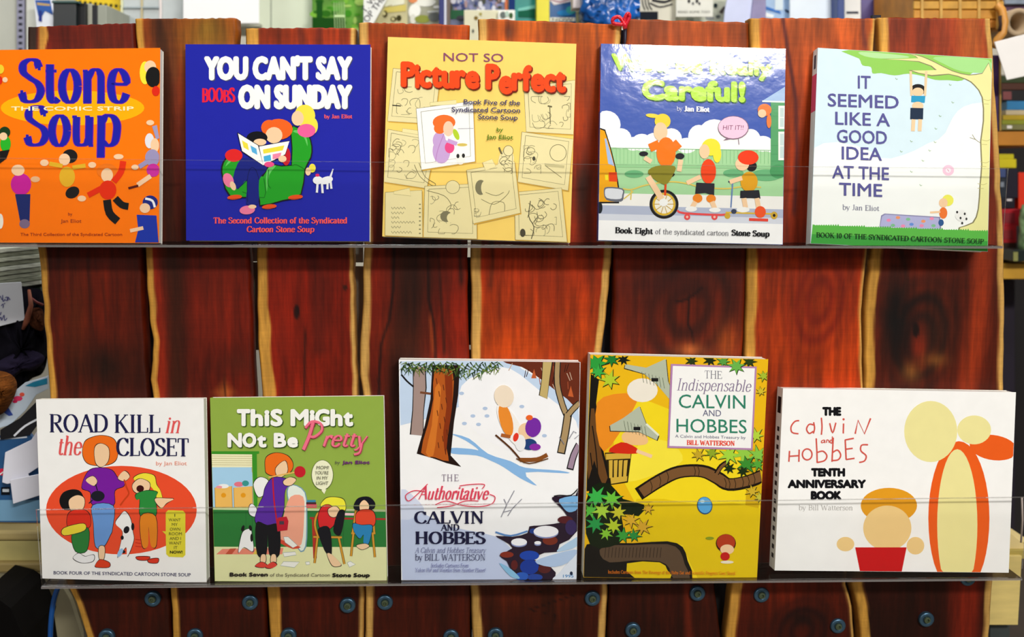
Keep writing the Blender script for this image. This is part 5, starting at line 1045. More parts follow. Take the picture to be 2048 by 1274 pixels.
# ---------------------------------------------------------------- shop things behind and beside the rack
def scribble(parent, lines, yd, col, w=2.2, name='writing'):
    V, Fc = [], []
    A = Art(0, 0, 1, lambda x, y, z: P(x, y, yd - .0006 - z)); A.part(name)
    for pts in lines: A.l(col, w, pts, 4)
    return A.build(parent, PRINT, world_loc(parent))
def printed(parent, yd, fn, name='print'):
    A = Art(0, 0, 1, lambda x, y, z: P(x, y, yd - .0008 - z)); A.part(name); fn(A); return A.build(parent, PRINT, world_loc(parent))

# upright panel and slotted strip, top left
wp = pbox('wall_panel', -60, -60, 78, 520, .62, .02, plain('C6C8BC', .6, .04)); tag(wp, 'pale grey upright panel at the left edge, above the orange book', 'panel')
st = pbox('slotted_strip', 33, -40, 49, 500, .60, .012, plain('9C9CB4', .45, .06, metal=.2)); tag(st, 'narrow grey shelf standard with a column of dark slots, upper left', 'shelf standard')
for k in range(12): pbox('slot', 37, -30 + k * 12.6, 44, -25 + k * 12.6, .5992, .0012, plain('20202C', .9), st, bv=0)
x = pbox('corner_post', 52, -60, 72, 520, .58, .03, plain('DCDED4', .6)); tag(x, 'white square corner post beside the slotted strip', 'post')
# packets and bins
x = pbox('photo_packet', 73, -30, 110, 60, .50, .012, plain('E8ECF6', .3), slant=-8); tag(x, 'blue and white printed packet standing beside the dark bin', 'packet')
printed(x, .50, lambda A: (A.p('3C64B0', [(70, 0), (100, 0), (106, 30), (90, 22), (80, 40), (76, 30)]), A.p('2C3C8C', [(78, 20), (84, 22), (84, 44), (77, 42)]), A.p('C8A870', [(74, 5), (100, 8), (100, 12), (74, 10)])))
x = pbox('dark_bin', 106, 3, 152, 70, .47, .18, plain('0C1418', .35)); tag(x, 'black plastic bin behind the first plank top', 'bin'); pbox('bin_rim', 103, 1, 154, 6, .465, .19, plain('1C4C48', .3), x)
x = pbox('black_box', 150, 6, 171, 70, .48, .12, plain('07080C', .5)); tag(x, 'flat black box standing right of the dark bin', 'box')
for a, b, c, l in ((171, 184, 'A8A898', 'pale grey narrow folder right of the black box'), (184, 195, '14141C', 'black narrow folder between two grey ones'), (195, 213, 'A0A496', 'grey folder in front of the yellow pegboard')):
    x = pbox('folder', a, 7 + (a > 180) * 3, b, 70, .49, .12, plain(c, .5)); tag(x, l, 'folder', 'folders in front of the yellow pegboard')
# yellow pegboard with holes
pg_ = pbox('pegboard', 150, -40, 241, 70, .66, .01, plain('F0CC10', .5, .03)); tag(pg_, 'bright yellow pegboard with rows of dark holes', 'pegboard')
for r in range(4):
    for k in range(9):
        cxp, cyp = 160 + k * 10.3, 1 + r * 17 - 14 + k * 1.1; c = P(cxp, cyp, .6592)
        V = [c + Vector((.0028 * math.cos(a * math.pi / 4), 0, .0028 * math.sin(a * math.pi / 4))) for a in range(8)]; V += [v + Vector((0, .003, 0)) for v in V]
        mesh('peg_hole', V, [tuple(range(8))] + [(a, a + 8, (a + 1) % 8 + 8, (a + 1) % 8) for a in range(8)], plain('1C1808', .9), pg_)
# clear bag, white sheets
x = pbox('clear_sleeve', 241, -40, 366, 70, .60, .01, plain('B4BCBC', .25, .1)); tag(x, 'grey translucent plastic sleeve hanging beside the yellow pegboard', 'sleeve')
for a, b, c in ((241, 245, 'E8E8B8'), (281, 285, 'C8B888'), (318, 323, 'E8DCD8')): pbox('sleeve_seam', a, -40, b, 70, .596, .004, plain(c, .3), x)
pbox('sleeve_fold', 245, 13, 320, 17, .596, .003, plain('9CA8AC', .3), x)
x = pbox('white_sheet', 366, -40, 518, 47, .54, .003, plain('FFFFFF', .8, .01)); tag(x, 'blank bright white paper sheet above the second plank', 'paper sheet')
x = pbox('pale_board', 512, -40, 626, 110, .62, .01, plain('D4DCC4', .6, .03)); tag(x, 'pale greenish white board with a thin vertical seam', 'board')
pbox('board_seam', 541, -40, 543, 110, .619, .003, plain('8C9484', .6), x, bv=0)
x = pbox('back_shelf', 440, 46, 520, 54, .60, .12, plain('B0B0A0', .6)); tag(x, 'narrow pale shelf edge beneath the white paper sheet', 'shelf')
# green picture
x = pbox('green_poster', 624, -40, 728, 130, .58, .004, plain('5C9C24', .4, .5, 25)); tag(x, 'glossy green poster of foliage standing behind the planks', 'poster')
def gp_(A):
    rnd = random.Random(4)
    for k in range(46): A.e(rnd.choice(['3C8C1C', '2C6C14', '7CB83C', 'A8CC68', '4C9C24', '1C5410']), rnd.uniform(628, 724), rnd.uniform(-5, 110), rnd.uniform(3, 11), rnd.uniform(2, 8), n=9)
    A.r('145010', 633, 0, 645, 100); A.p('124A0C', [(625, 35), (690, 36), (690, 60), (625, 62)]); A.r('D8F0B8', 668, 30, 690, 34)
    for k in range(5): A.l('B8D898', 1.2, [(668 + k * 5, 4), (670 + k * 5, 58)])
printed(x, .58, gp_)
# leaning strip with large letters
x = ppoly('lettered_strip', [(727, -30), (790, -30), (740, 60), (727, 60)], .53, .003, plain('F0F2EC', .6, .02)); tag(x, 'white paper strip with slanted dark capitals behind the fourth plank', 'sign')
def slant_text(A):
    k = 13 / .729; ang = -R(54)
    for dx, dy, t in ((735, 46, 'OP THE'), (731, 27, 'T. W')):
        V, Fc, _e = bfont(t); A.add([(dx + (x * math.cos(ang) + (-y) * -math.sin(ang)) * k, dy + (x * math.sin(ang) + (-y) * math.cos(ang)) * k) for x, y in V], Fc, '383844')
printed(x, .53, slant_text, 'lettering')
x = pbox('beige_magazine', 738, -30, 815, 90, .56, .005, plain('C8C090', .5, .15)); tag(x, 'beige printed magazine right of the lettered paper strip', 'magazine')
printed(x, .56, lambda A: (A.p('E8E8D0', [(768, -8), (810, -8), (808, 8), (770, 14)]), A.p('D4C468', [(770, 15), (812, 9), (812, 22), (765, 26)]), A.e('4C4420', 770, 28, 5, 7), A.e('D0C894', 768, 27, 3, 4), A.e('4C4420', 787, 38, 6, 5), A.e('D0C894', 786, 38, 3, 3), A.e('3C3818', 798, 36, 5, 6), A.l('A89C60', 1.5, [(768, 15), (784, 10)])))
x = pbox('grey_magazine', 810, -30, 880, 90, .57, .005, plain('A4A48C', .5, .2)); tag(x, 'grey and white pictured magazine with pale rounded shapes', 'magazine')
printed(x, .57, lambda A: (A.e('F4F4EC', 829, 22, 12, 15, .3), A.e('ECECE0', 850, 4, 22, 9), A.e('E09060', 826, 0, 9, 6), A.e('DCDCD0', 826, 38, 6, 10), A.e('F0F0E8', 873, 14, 7, 3), A.l('D0D4D0', 3, [(855, 24), (878, 22)]), A.e('8C9440', 845, 38, 16, 8), A.e('6C706C', 868, 34, 12, 9)))
for a, b, c, l in ((878, 888, '1C2870', 'dark blue spine standing between the pictured magazines'), (888, 893, 'D8DCEC', 'thin white spine beside the dark blue spine'), (893, 900, '6C5C54', 'thin brown spine beside the thin white spine')):
    x = pbox('thin_book', a, -30, b, 80, .52, .05, plain(c, .4)); tag(x, l, 'book', 'thin books on the back shelf')
x = pbox('group_photo', 898, -30, 1018, 60, .57, .004, plain('70789C', .4, .5, 30)); tag(x, 'crowded dark photograph with small multicoloured shapes', 'photograph')
def ph(A):
    rnd = random.Random(9)
    for k in range(50): A.e(rnd.choice(['3C4470', '8C8CB0', 'B8B4C0', '5C5048', '3C5C9C', 'A88C8C', 'D4D4DC', '484C40']), rnd.uniform(900, 1012), rnd.uniform(-5, 22), rnd.uniform(2, 6), rnd.uniform(3, 8), n=8)
    A.r('2C6040', 900, 20, 930, 38); A.r('D87850', 1010, -10, 1017, 20); A.e('3C3C44', 922, 36, 10, 5)
printed(x, .57, ph)
x = pbox('cream_card', 928, 20, 1002, 110, .54, .003, plain('DCD8B8', .6, .05)); tag(x, 'cream card with small brown spots behind the gap of two planks', 'card')
printed(x, .54, lambda A: (A.e('7C6428', 952, 36, 4, 4), A.e('A89C50', 961, 28, 3, 3), A.e('3C4440', 946, 62, 2, 4)))
x = pbox('small_print', 996, 20, 1030, 50, .53, .002, plain('F4F4E8', .5)); tag(x, 'small white bordered print leaning on the cream card', 'photograph'); printed(x, .53, lambda A: (A.e('6C7470', 1006, 30, 6, 7), A.e('3C5C30', 1022, 31, 4, 6), A.e('B8D0C0', 1014, 28, 4, 6)))
x = pbox('teal_folder', 1017, -30, 1074, 60, .56, .004, plain('1C8C84', .35, .15)); tag(x, 'teal printed folder left of the yellow spine', 'folder'); printed(x, .56, lambda A: (A.p('7CC4B8', [(1036, 17), (1074, 9), (1074, 16), (1036, 23)]), A.p('0C5C44', [(1036, 22), (1073, 18), (1073, 36), (1036, 34)]), A.r('14306C', 1018, -10, 1030, 22)))
x = pbox('yellow_book', 1073, -30, 1099, 60, .53, .06, plain('E8DC20', .4)); tag(x, 'bright yellow book spine standing upright behind the fifth plank', 'book')
x = pbox('blue_magazine', 1097, -30, 1170, 60, .56, .004, plain('1C5CA0', .35, .2)); tag(x, 'blue magazine with a white lettered band along its foot', 'magazine')
printed(x, .56, lambda A: (A.r('F0F0E8', 1100, 35, 1150, 43), A.t('NOW', 1104, 1146, 42, 6, '3C3C2C', .03), A.e('2C84C8', 1130, 26, 16, 6), A.e('3C9C9C', 1142, 20, 10, 8), A.p('E0DCE4', [(1092, -8), (1108, 10), (1146, 2), (1146, -10)]), A.l('A8788C', 3, [(1100, -2), (1120, 4), (1146, -4)], 3)))
x = pbox('paper_roll', 1146, -40, 1164, 16, .50, .035, plain('E8DCD8', .6)); tag(x, 'end of a rolled white paper hanging over the blue magazine', 'paper roll')
x = pbox('olive_card', 1152, 22, 1188, 60, .55, .003, plain('B8B880', .6)); tag(x, 'olive card beneath the blue plastic bag', 'card')
# crumpled blue bag
V, Fc = [], []; rnd = random.Random(2); nu, nv = 16, 10
for j in range(nv):
    for i_ in range(nu):
        px_ = 1164 + 116 * i_ / (nu - 1); py_ = -30 + (66 + 14 * math.sin(i_ / (nu - 1) * 3.1)) * j / (nv - 1)
        V.append(P(px_, py_, .47 + rnd.uniform(-.012, .012)))
n_ = len(V); V += [v + Vector((0, .05, 0)) for v in V]
for j in range(nv - 1):
    for i_ in range(nu - 1):
        a = j * nu + i_; Fc += [(a, a + nu, a + nu + 1, a + 1), (n_ + a, n_ + a + 1, n_ + a + nu + 1, n_ + a + nu)]
rm = [i_ for i_ in range(nu)] + [j * nu + nu - 1 for j in range(1, nv)] + [(nv - 1) * nu + i_ for i_ in range(nu - 2, -1, -1)] + [j * nu for j in range(nv - 2, 0, -1)]
for k in range(len(rm)): a, b = rm[k], rm[(k + 1) % len(rm)]; Fc.append((a, b, n_ + b, n_ + a))
x = mesh('plastic_bag', V, Fc, mat('blue_plastic', '1C64B8', rough=.2, noise=.7, nscale=22), smooth=True); tag(x, 'crumpled shiny blue plastic bag behind the red ribbon', 'bag')
# red ribbon bow tied on the gap
rb = empty('ribbon_bow', P(1249, 50, -.004), 'small red ribbon bow tied over the gap between two plank tops', 'ribbon')
RED = plain('D8142C', .35, .1)
for s_ in (((1249, 48), (1238, 34), (1226, 38), (1228, 47), (1248, 49)), ((1249, 48), (1250, 36), (1256, 27), (1259, 34), (1252, 49))):
    tube('ribbon_loop', [P(a, b, -.006 - .002 * (k % 2)) for k, (a, b) in enumerate(catmull(s_, 4))], .0022, RED, rb, 8)
tube('ribbon_knot', [P(1246, 46, -.008), P(1250, 50, -.008), P(1250, 56, -.006)], .003, RED, rb, 8)
tube('ribbon_tail', [P(1250, 55, .0), P(1250, 90, .006), P(1249, 140, .008)], .0022, plain('14102C', .5), rb, 8)
# magazines with black drawings, notices
x = pbox('drawing_magazine', 1276, -30, 1352, 60, .55, .004, plain('D4D0BC', .5, .05)); tag(x, 'cream magazine with bold curved black line drawings', 'magazine')
printed(x, .55, lambda A: ([A.l('14141C', 2.4, [(1284 + k * 6, -4), (1286 + k * 6, 10), (1290 + k * 7, 20)], 3) for k in range(3)], A.l('1C1C24', 3, [(1300, 6), (1320, 14), (1345, 8)], 3), A.l('1C1C24', 5, [(1304, 0), (1330, 4), (1346, -4)], 3), A.r('0C1420', 1278, 23, 1316, 40)))
x = ppoly('white_tag', [(1256, 38), (1274, 26), (1281, 41)], .50, .002, plain('E0D8D0', .6)); tag(x, 'small torn white paper corner beside the red ribbon', 'paper')
x = pbox('notice_card', 1352, -30, 1426, 34, .53, .002, plain('E8E8DC', .6)); tag(x, 'white notice card with a row of grey capitals', 'notice')
printed(x, .53, lambda A: (A.t('READ SOME TOO', 1356, 1420, 26, 5, '7C7C74', .0), A.e('3C3C3C', 1378, 2, 3, 4), A.e('3C3C3C', 1386, 7, 2, 3), A.e('3C3C3C', 1394, 2, 3, 4), A.e('3C3C3C', 1399, 7, 2, 3)), 'lettering')
x = pbox('comic_print', 1330, 0, 1462, 60, .57, .003, plain('C4C8B4', .5, .3, 60)); tag(x, 'pale print with small dark pictures behind the notice card', 'print')
printed(x, .57, lambda A: (A.e('1C2C30', 1431, 11, 4, 5), A.p('4C4440', [(1438, 24), (1448, 12), (1452, 16), (1444, 28)]), A.e('8C9488', 1380, 38, 8, 4), A.e('8C9090', 1420, 36, 9, 4), A.e('5C6460', 1436, 33, 5, 3)))
x = ppoly('lilac_folder', [(1460, -30), (1530, -30), (1512, 60), (1446, 60), (1450, 20)], .52, .004, plain('C8D0F0', .35, .06)); tag(x, 'pale lilac plastic folder standing open at the middle right', 'folder')
x = ppoly('clear_folder', [(1510, -30), (1532, -30), (1532, 60), (1500, 60)], .515, .006, plain('8C84B0', .25, .2)); tag(x, 'violet tinted clear folder overlapping the pale lilac folder', 'folder')
x = pbox('blue_photo', 1526, -30, 1590, 60, .56, .004, plain('9CBCE0', .4, .2)); tag(x, 'light blue photograph with angled white edges', 'photograph')
printed(x, .56, lambda A: (A.p('3C74C0', [(1530, 12), (1560, 22), (1562, 28), (1530, 18)]), A.r('D8E4E8', 1550, -5, 1566, 20), A.p('F4F8F8', [(1530, 24), (1548, 30), (1546, 36), (1530, 34)]), A.p('14284C', [(1570, 18), (1588, 26), (1586, 32), (1570, 22)])))
x = pbox('white_folder', 1580, -30, 1676, 60, .54, .006, plain('E4F0FA', .4, .03)); tag(x, 'very pale blue folder left of the dark blue spine', 'folder')
x = pbox('navy_book', 1675, -30, 1689, 60, .51, .05, plain('1C3C84', .4)); tag(x, 'dark blue book spine standing between two white covers', 'book')
x = pbox('white_booklet', 1689, -30, 1722, 60, .52, .02, plain('ECECE8', .4)); tag(x, 'white booklet with one short black bar on its cover', 'booklet'); printed(x, .52, lambda A: A.r('14203C', 1693, 23, 1717, 27))
x = pbox('violet_cover', 1722, -30, 1782, 60, .55, .006, plain('5C508C', .35, .25)); tag(x, 'dusky violet book cover behind the gap by the last plank', 'book')
x = ppoly('navy_folder', [(1784, -30), (1812, -30), (1812, 60), (1806, 60)], .53, .004, plain('0C3C8C', .35)); tag(x, 'navy wedge of a folder beside the basket', 'folder')
x = ppoly('lilac_strap', [(1811, -20), (1828, -20), (1822, 60), (1812, 60)], .45, .004, plain('C8B8B4', .5)); tag(x, 'pale strap hanging left of the orange basket', 'strap')
x = pbox('purple_book', 1822, -20, 1834, 60, .46, .03, plain('3C2C6C', .5)); tag(x, 'dark purple spine tucked beside the orange basket', 'book')
# orange woven basket
bk_ = empty('basket', P(1915, 60, .38), 'orange brown woven basket with a loop handle, upper right', 'basket')
def bar_(nm, x0, y0, x1, y1, y, t, c): return pbox(nm, x0, y0, x1, y1, y, t, plain(c, .5, .25, 40), bk_)
bar_('basket_body', 1830, -40, 2006, 60, .385, .16, 'C88424')
for k, (a, b, c) in enumerate(((-40, -22, 'C07C20'), (-20, 0, 'C89038'), (2, 18, 'D8A038'), (20, 38, 'CC8C28'), (40, 56, 'B87420'))): bar_('basket_strand', 1828, a, 2008, b, .38, .006, c)
for k in range(5): bar_('basket_stake', 1842 + k * 38, -40, 1848 + k * 38, 58, .377, .004, 'D8A850')
tube('basket_handle', [P(1994, 10, .37), P(2004, 20, .365), P(2009, 45, .36), P(2006, 66, .36), P(1994, 80, .36), P(1990, 95, .365)], .006, plain('D0903C', .5, .2), bk_)
tube('handle_slot', [P(2001, 32, .362), P(2003, 50, .36), P(2000, 62, .36)], .0035, plain('2C1408', .8), bk_)
# cardboard tube
tb = empty('cardboard_tube', P(2034, 70, .44), 'short cardboard tube lying with its dark open end to the front', 'tube')
c = P(2038, 44, .40); K = 28; V, Fc = [], []
for r_, y_ in ((.0145, .06), (.0145, 0), (.021, 0), (.0215, .004), (.0215, .16)):
    for k in range(K): a = 2 * math.pi * k / K; V.append(c + Vector((r_ * math.cos(a), y_, r_ * math.sin(a))))
for j in range(4):
    for k in range(K): l_ = (k + 1) % K; Fc.append((j * K + k, (j + 1) * K + k, (j + 1) * K + l_, j * K + l_))
mesh('tube_wall', V, Fc, plain('B8A080', .8, .1), tb, smooth=True); mesh('tube_hollow', [c + Vector((.0145 * math.cos(2 * math.pi * k / K), .05, .0145 * math.sin(2 * math.pi * k / K))) for k in range(K)], [tuple(range(K))], plain('0C0C18', .9), tb)
x = pbox('patterned_cloth', 2006, -40, 2080, 34, .50, .03, plain('70506C', .8, .5, 40)); tag(x, 'dusky purple patterned cloth above the cardboard tube', 'cloth')
pbox('cloth_fold', 2010, -40, 2080, 8, .49, .012, plain('8C98A8', .8, .3, 40), x)
# hanging white sheet right
x = ppoly('hanging_paper', [(1989, 84), (2060, 66), (2070, 148), (2014, 160)], .34, .002, plain('F8F4F0', .7, .02)); tag(x, 'blank white sheet of paper hanging in front of the right shelf', 'paper sheet')
# shelf unit at right
shelf = empty('bookcase', P(2050, 1050, .6), 'orange brown wooden bookcase at the right edge behind the rack', 'bookcase')
pbox('shelf_board', 1985, 263, 2140, 291, .42, .24, plain('C07C20', .45, .15, 20), shelf); pbox('shelf_board', 1985, 527, 2140, 558, .42, .24, plain('D09C30', .45, .15, 20), shelf)
pbox('back_panel', 1950, 150, 2140, 1260, .66, .01, plain('140E10', .8), shelf); pbox('inner_side', 1990, 560, 2030, 1060, .55, .1, plain('160820', .7), shelf)
pbox('side_panel', 2000, 100, 2003, 262, .395, .004, plain('B08C3C', .5), shelf)
pbox('inner_cheek', 1988, 110, 2001, 262, .40, .03, plain('3C1C58', .6), shelf)
def spine(nm, x0, y0, x1, y1, c, label, yd=.44, t=.16, band=None, grp='books on the right bookcase'):
    o = pbox(nm, x0, y0, x1, y1, yd, t, plain(c, .4, .12)); tag(o, label, 'book', grp)
    if band: pbox('spine_label', band[0], band[1], band[2], band[3], yd - .0008, .001, plain(band[4], .5), o, bv=0)
    return o
spine('flat_book', 2002, 152, 2090, 166, '2C3C14', 'dark green book lying on top of the right shelf stack')
spine('flat_book', 2003, 166, 2090, 180, '4C2410', 'dark brown book lying below the dark green one')
spine('flat_book', 2004, 180, 2090, 202, '100C10', 'black book with a dusky pink patch lying in the right stack', band=(2006, 183, 2023, 199, '7C3C3C'))
spine('flat_book', 2014, 202, 2090, 220, '2C7CB0', 'sky blue book lying in the right stack')
spine('flat_book', 2012, 220, 2090, 230, 'C8B894', 'thin cream book lying under the sky blue book')
spine('flat_book', 2006, 230, 2090, 240, 'B89C1C', 'mustard yellow book lying under the cream book')
spine('flat_book', 2004, 240, 2090, 249, '8C9424', 'olive book lying under the mustard book')
spine('flat_book', 2003, 249, 2090, 260, '7C7C4C', 'grey olive book with a white mark at the bottom of the stack', band=(2014, 251, 2024, 257, 'F0F0E8'))
spine('flat_book', 1985, 308, 2028, 318, 'D8CC14', 'bright yellow book lying flat, upper of the yellow pair')
spine('flat_book', 1985, 318, 2033, 336, 'D0C010', 'bright yellow book lying flat, lower of the yellow pair')
spine('flat_book', 1996, 337, 2012, 355, '3C4C7C', 'short blue and grey book end beneath the yellow pair')
spine('flat_book', 1998, 356, 2013, 396, '1C2430', 'dark slate box of a book end left of the black book', band=(2001, 364, 2008, 374, '7C8490'))
spine('flat_book', 1998, 396, 2030, 417, '120C1C', 'black book with a small white mark above the red books', band=(2014, 394 + 4, 2024, 402, 'D8D0D0'))
spine('upright_book', 2012, 338, 2036, 396, '120C20', 'black upright book behind the acrylic end')
spine('flat_book', 2000, 418, 2040, 452, 'A81424', 'crimson book, upper of the red pair on the right shelf', band=(2006, 426, 2030, 446, '7C1420'))
spine('flat_book', 2002, 452, 2034, 486, 'A01820', 'crimson book, lower of the red pair on the right shelf', band=(2006, 460, 2026, 478, '80141C'))
spine('flat_book', 2004, 486, 2034, 522, '2C140C', 'dark brown box of a book under the red pair')
spine('upright_book', 2037, 345, 2060, 418, 'E0300C', 'bright orange red upright book at the right edge', yd=.45)
x = pbox('dark_green_box', 2026, 500, 2090, 523, .39, .12, plain('0C1C18', .4), slant=0); tag(x, 'dark green tin box at the front of the right shelf', 'box'); pbox('box_label', 2027, 504, 2036, 522, .389, .001, plain('8C8C4C', .5), x, bv=0)
cupv = P(2050, 500, .41); V, Fc = [], []; K = 24
for r_, z_ in ((.012, 0), (.015, .008), (.014, .03), (.016, .05), (.013, .07), (.0001, .072)):
    for k in range(K): a = 2 * math.pi * k / K; V.append(cupv + Vector((r_ * math.cos(a) + .004, r_ * math.sin(a), z_ * 1.05)))
for j in range(5):
    for k in range(K): l_ = (k + 1) % K; Fc.append((j * K + k, j * K + l_, (j + 1) * K + l_, (j + 1) * K + k))
x = mesh('patterned_jar', V, Fc, mat('spotted_glaze', '7C9C6C', rough=.3, noise=.8, nscale=90), smooth=True); tag(x, 'speckled green jar standing on the dark green tin box', 'jar')
# pine bench at lower right
bn = empty('pine_stand', P(2040, 1274, .12), 'pale raw pine stand with a block top and leg, lower right', 'stand')
PINE = plain('DCC478', .6, .12, 18, nstretch=(1, 1, 6)); PINE2 = plain('E8D090', .6, .1, 18)
ppoly('top_block', [(2016, 1062), (2048, 1088), (2100, 1130), (2100, 1108), (2016, 1108)], .10, .12, PINE2, bn); pbox('cross_piece', 2005, 1100, 2100, 1118, .095, .03, plain('B09C4C', .6, .1), bn)
ppoly('leg', [(1960, 1112), (2044, 1112), (2036, 1250), (1975, 1250)], .09, .06, PINE, bn); pbox('foot_bracket', 1980, 1250, 2020, 1420, .11, .03, plain('3C4444', .5), bn)
x = pbox('dark_partition', 1960, 1130, 2140, 1420, .45, .03, plain('4A4038', .8, .2)); tag(x, 'dull grey brown partition behind the pine stand', 'partition')
x = tube('acrylic_end_line', [P(2044, 995, .05), P(2045, 1040, .05), P(2042, 1085, .05)], .0012, plain('B0A098', .3)); tag(x, 'thin upright wire just right of the wide white book', 'wire')  # thin strand added to draw the right end edge of the lower ledge

# ---------------------------------------------------------------- left side
M_NEWS = {c: mat('newsprint_' + c.lower(), c, rough=.85, spec=.1, noise=.5, nscale=70, nstretch=(1, 1, 8)) for c in ('D8DCCC', 'A8AC98', 'C8CCB8', '9CA08C')}
rnd = random.Random(8)
for k in range(9):
    y0 = 492 + k * 9.4
    pts = [(-40, y0 + 10), (80, y0 - 2 - k * .6), (80, y0 + 6 - k * .6), (-40, y0 + 18)]
    x = ppoly('newspaper', pts, .20 + rnd.uniform(0, .006), .25, M_NEWS[('D8DCCC', 'A8AC98', 'C8CCB8', '9CA08C')[k % 4]])
    tag(x, ('topmost', 'second', 'third', 'fourth', 'fifth', 'sixth', 'seventh', 'eighth', 'lowest')[k] + ' folded newspaper in the left pile, counted from its top', 'newspaper', 'newspapers in the left pile')
x = ppoly('green_tray', [(-40, 594), (80, 574), (90, 610), (-40, 625)], .22, .28, plain('0C3024', .6)); tag(x, 'dark green tray under the newspaper pile', 'tray')
x = ppoly('note_card', [(-30, 568), (42, 564), (49, 640), (-30, 660)], .16, .0015, plain('E4E8F0', .7, .02)); tag(x, 'white handwritten note card taped below the newspapers', 'note')
scribble(x, [[(-2, 598), (0, 592), (4, 600)], [(5, 590), (6, 603), (10, 598)], [(10, 596), (14, 594), (14, 601), (10, 600)], [(16, 601), (16, 594), (20, 600)], [(2, 612), (6, 608), (6, 616)], [(8, 608), (10, 606)], [(2, 624), (0, 630), (-4, 626)], [(-2, 640), (2, 634), (3, 641), (8, 630), (9, 641), (14, 636)]], .16, '5C5C94', 1.6, 'handwriting')
# dark cloth bag
def lump(name, pts, yd, th, m, label=None, cat=None, parent=None, seed=1, amp=.012):
    """soft shape with a closed outline, bulging towards the viewer"""
    ol = catmull(pts, 5, True); n = len(ol); cx_, cy_ = sum(p[0] for p in ol) / n, sum(p[1] for p in ol) / n; r_ = random.Random(seed); V, Fc = [], []
    RN = 7
    for j in range(RN):
        f = 1 - j / (RN - 1) * .97
        for p in ol: V.append(P(cx_ + (p[0] - cx_) * f, cy_ + (p[1] - cy_) * f, yd + th * (f ** 2 if f < 1 else 1) - th + (r_.uniform(-amp, amp) if 0 < j else 0)))
    for j in range(RN - 1):
        for k in range(n): l_ = (k + 1) % n; Fc.append((j * n + k, (j + 1) * n + k, (j + 1) * n + l_, j * n + l_))
    Fc.append(tuple((RN - 1) * n + k for k in range(n)))
    b = len(V); V += [P(p[0], p[1], yd + .05) for p in ol]
    for k in range(n): l_ = (k + 1) % n; Fc.append((k, l_, b + l_, b + k))
    Fc.append(tuple(b + k for k in range(n)))
    o = mesh(name, V, Fc, m, parent, smooth=True)
    if label: tag(o, label, cat)
    return o
DK = mat('dark_cloth', '0C0A12', rough=.9, spec=.08, noise=.5, nscale=30, bump=.6)
bag = lump('cloth_bag', [(-40, 590), (60, 575), (92, 600), (96, 700), (86, 745), (60, 760), (30, 800), (-40, 830)], .20, .04, DK, 'near black crumpled cloth bag on the left shelf', 'bag')
lump('bag_fold', [(20, 710), (60, 700), (90, 715), (70, 740), (40, 745), (0, 780), (-20, 740)], .165, .02, mat('slate_cloth', '221C30', rough=.9, spec=.1, noise=.4, nscale=30), parent=bag, seed=4, amp=.004)
lump('knit_panel', [(60, 620), (84, 618), (88, 650), (82, 662), (60, 650)], .155, .01, mat('brown_knit', '4C2816', rough=.9, spec=.1, noise=.5, nscale=160), parent=bag, seed=5, amp=.002)
tube('bag_strap', [P(46, 658, .15), P(54, 640, .145), (P(62, 610, .14)), P(58, 580, .15)], [.002, .004, .003, .002], plain('8C4C34', .7, .3), bag); tube('bag_cord', [P(62, 596, .15), P(74, 605, .15), P(86, 610, .155)], .0018, plain('7C3430', .6), bag)
sock = lump('ribbed_sock', [(-30, 750), (0, 742), (26, 752), (34, 775), (20, 810), (0, 830), (-30, 830)], .10, .03, mat('ribbed_knit', '6C3C14', rough=.9, spec=.1, noise=.7, nscale=60, nstretch=(1, 1, 9)), 'brown ribbed knitted sleeve hanging from the dark bag', 'garment', seed=6, amp=.003)
# brochures
x = ppoly('curved_brochure', [(-20, 810), (20, 790), (50, 765), (96, 752), (96, 778), (72, 790), (50, 822), (20, 850), (-20, 862)], .13, .002, plain('D4E4F4', .4, .06)); tag(x, 'pale blue brochure with a pink flower, curling beside the bag', 'brochure')
printed(x, .13, lambda A: (A.p('2C8CB0', [(50, 772), (66, 764), (94, 756), (94, 768), (70, 774)]), A.e('E83C6C', 36, 797, 9, 5), A.e('F0604C', 44, 789, 5, 4), A.e('D82C5C', 30, 803, 5, 3), A.p('3C54A8', [(0, 820), (16, 814), (26, 830), (18, 832)])))
x = ppoly('black_leaflet', [(40, 836), (76, 800), (82, 840), (60, 870), (0, 880), (0, 860)], .12, .002, plain('0C0C14', .4)); tag(x, 'black leaflet with small white lettering under the pale brochure', 'leaflet')
printed(x, .12, lambda A: (A.t('xxxx xxxxx', 10, 54, 878, 4, 'C8C8D0', 0)) if False else (A.l('E4E8F0', 4, [(28, 872), (50, 852), (80, 836)], 3),), 'stripe')
mg = ppoly('blue_magazine', [(-40, 875), (60, 868), (86, 900), (86, 1046), (-40, 1044)], .125, .006, plain('24588C', .4, .1)); tag(mg, 'blue magazine with white sheets lying across it, lower left', 'magazine')
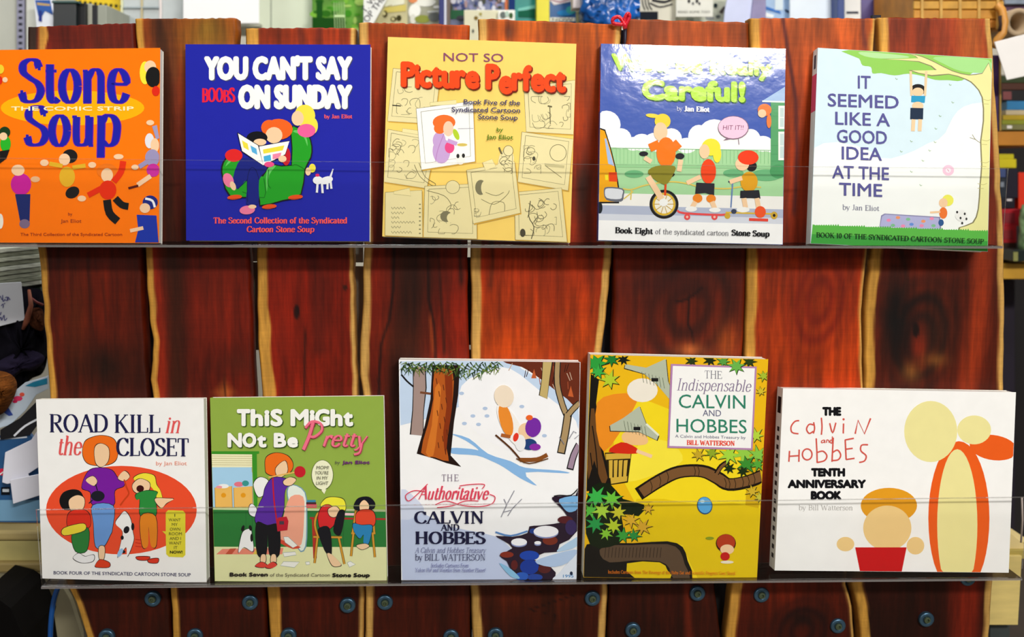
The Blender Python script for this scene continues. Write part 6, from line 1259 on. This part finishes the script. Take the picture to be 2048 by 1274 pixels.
printed(mg, .125, lambda A: (A.l('E8F0F8', 3, [(-10, 878), (30, 876), (54, 874)], 2), A.e('E02C4C', 4, 944, 8, 7), A.l('F4F4F4', 2.5, [(-2, 950), (12, 940)]), A.r('10141C', 2, 974, 20, 990), A.r('C8D0D8', 5, 978, 18, 984), A.l('DCE8F4', 4, [(6, 1014), (24, 1006), (50, 1010), (76, 1004)], 3), A.l('DCE8F4', 6, [(18, 1032), (30, 1018), (40, 1032), (52, 1018), (62, 1032), (76, 1020)], 3), A.r('74A0C0', -30, 1000, 84, 1042)) and None)
x = ppoly('white_envelope', [(10, 905), (62, 880), (74, 862), (76, 935), (56, 948), (60, 960), (14, 968), (4, 965)], .11, .002, plain('ECECF8', .6, .02)); tag(x, 'white folded sheet lying over the blue magazine', 'paper sheet')
x = ppoly('white_form', [(20, 960), (80, 948), (82, 990), (26, 1008)], .105, .002, plain('E8E8F4', .6, .02)); tag(x, 'white printed form overlapping the lower half of the blue magazine', 'paper sheet')
# ledge, wall, cable
lb = empty('side_table', P(20, 1290, .2), 'beige wooden side table with a rounded front edge, lower left', 'table')
BE = plain('B4A068', .6, .12, 20)
pbox('table_top', -60, 1062, 150, 1082, .16, .30, BE, lb, bv=.004); pbox('front_rail', -60, 1082, 160, 1126, .165, .03, plain('B8AC6C', .6, .1), lb); pbox('rail_moulding', -60, 1126, 165, 1146, .155, .03, plain('94804C', .6, .1), lb, bv=.003)
pbox('shadow_gap_board', -60, 1044, 150, 1064, .19, .25, plain('9C8448', .6), lb)
pp = pbox('plaster_pier', -80, 1147, 190, 1420, .19, .1, mat('mottled_plaster', 'DCD2AC', rough=.9, noise=.35, nscale=30, bump=.3)); tag(pp, 'mottled beige plaster pier under the side table', 'pier')
x = ppoly('black_case', [(-40, 1190), (0, 1200), (22, 1216), (48, 1274), (60, 1420), (-40, 1420)], .05, .10, mat('black_leather', '050303', rough=.7, spec=.1)); tag(x, 'black case standing in the lower left corner', 'case')
x = ppoly('canvas_flap', [(122, 1168), (140, 1200), (172, 1300), (118, 1300), (108, 1230)], .10, .01, plain('8C8468', .8, .1)); tag(x, 'grey beige canvas flap hanging behind the first plank', 'cloth')
x = tube('blue_cable', [P(a, b, .04) for a, b in catmull([(124, 1160), (112, 1185), (105, 1215), (101, 1260), (100, 1340)], 6)], .0032, plain('0C4C94', .35)); tag(x, 'bright blue cable hanging down left of the first plank', 'cable')
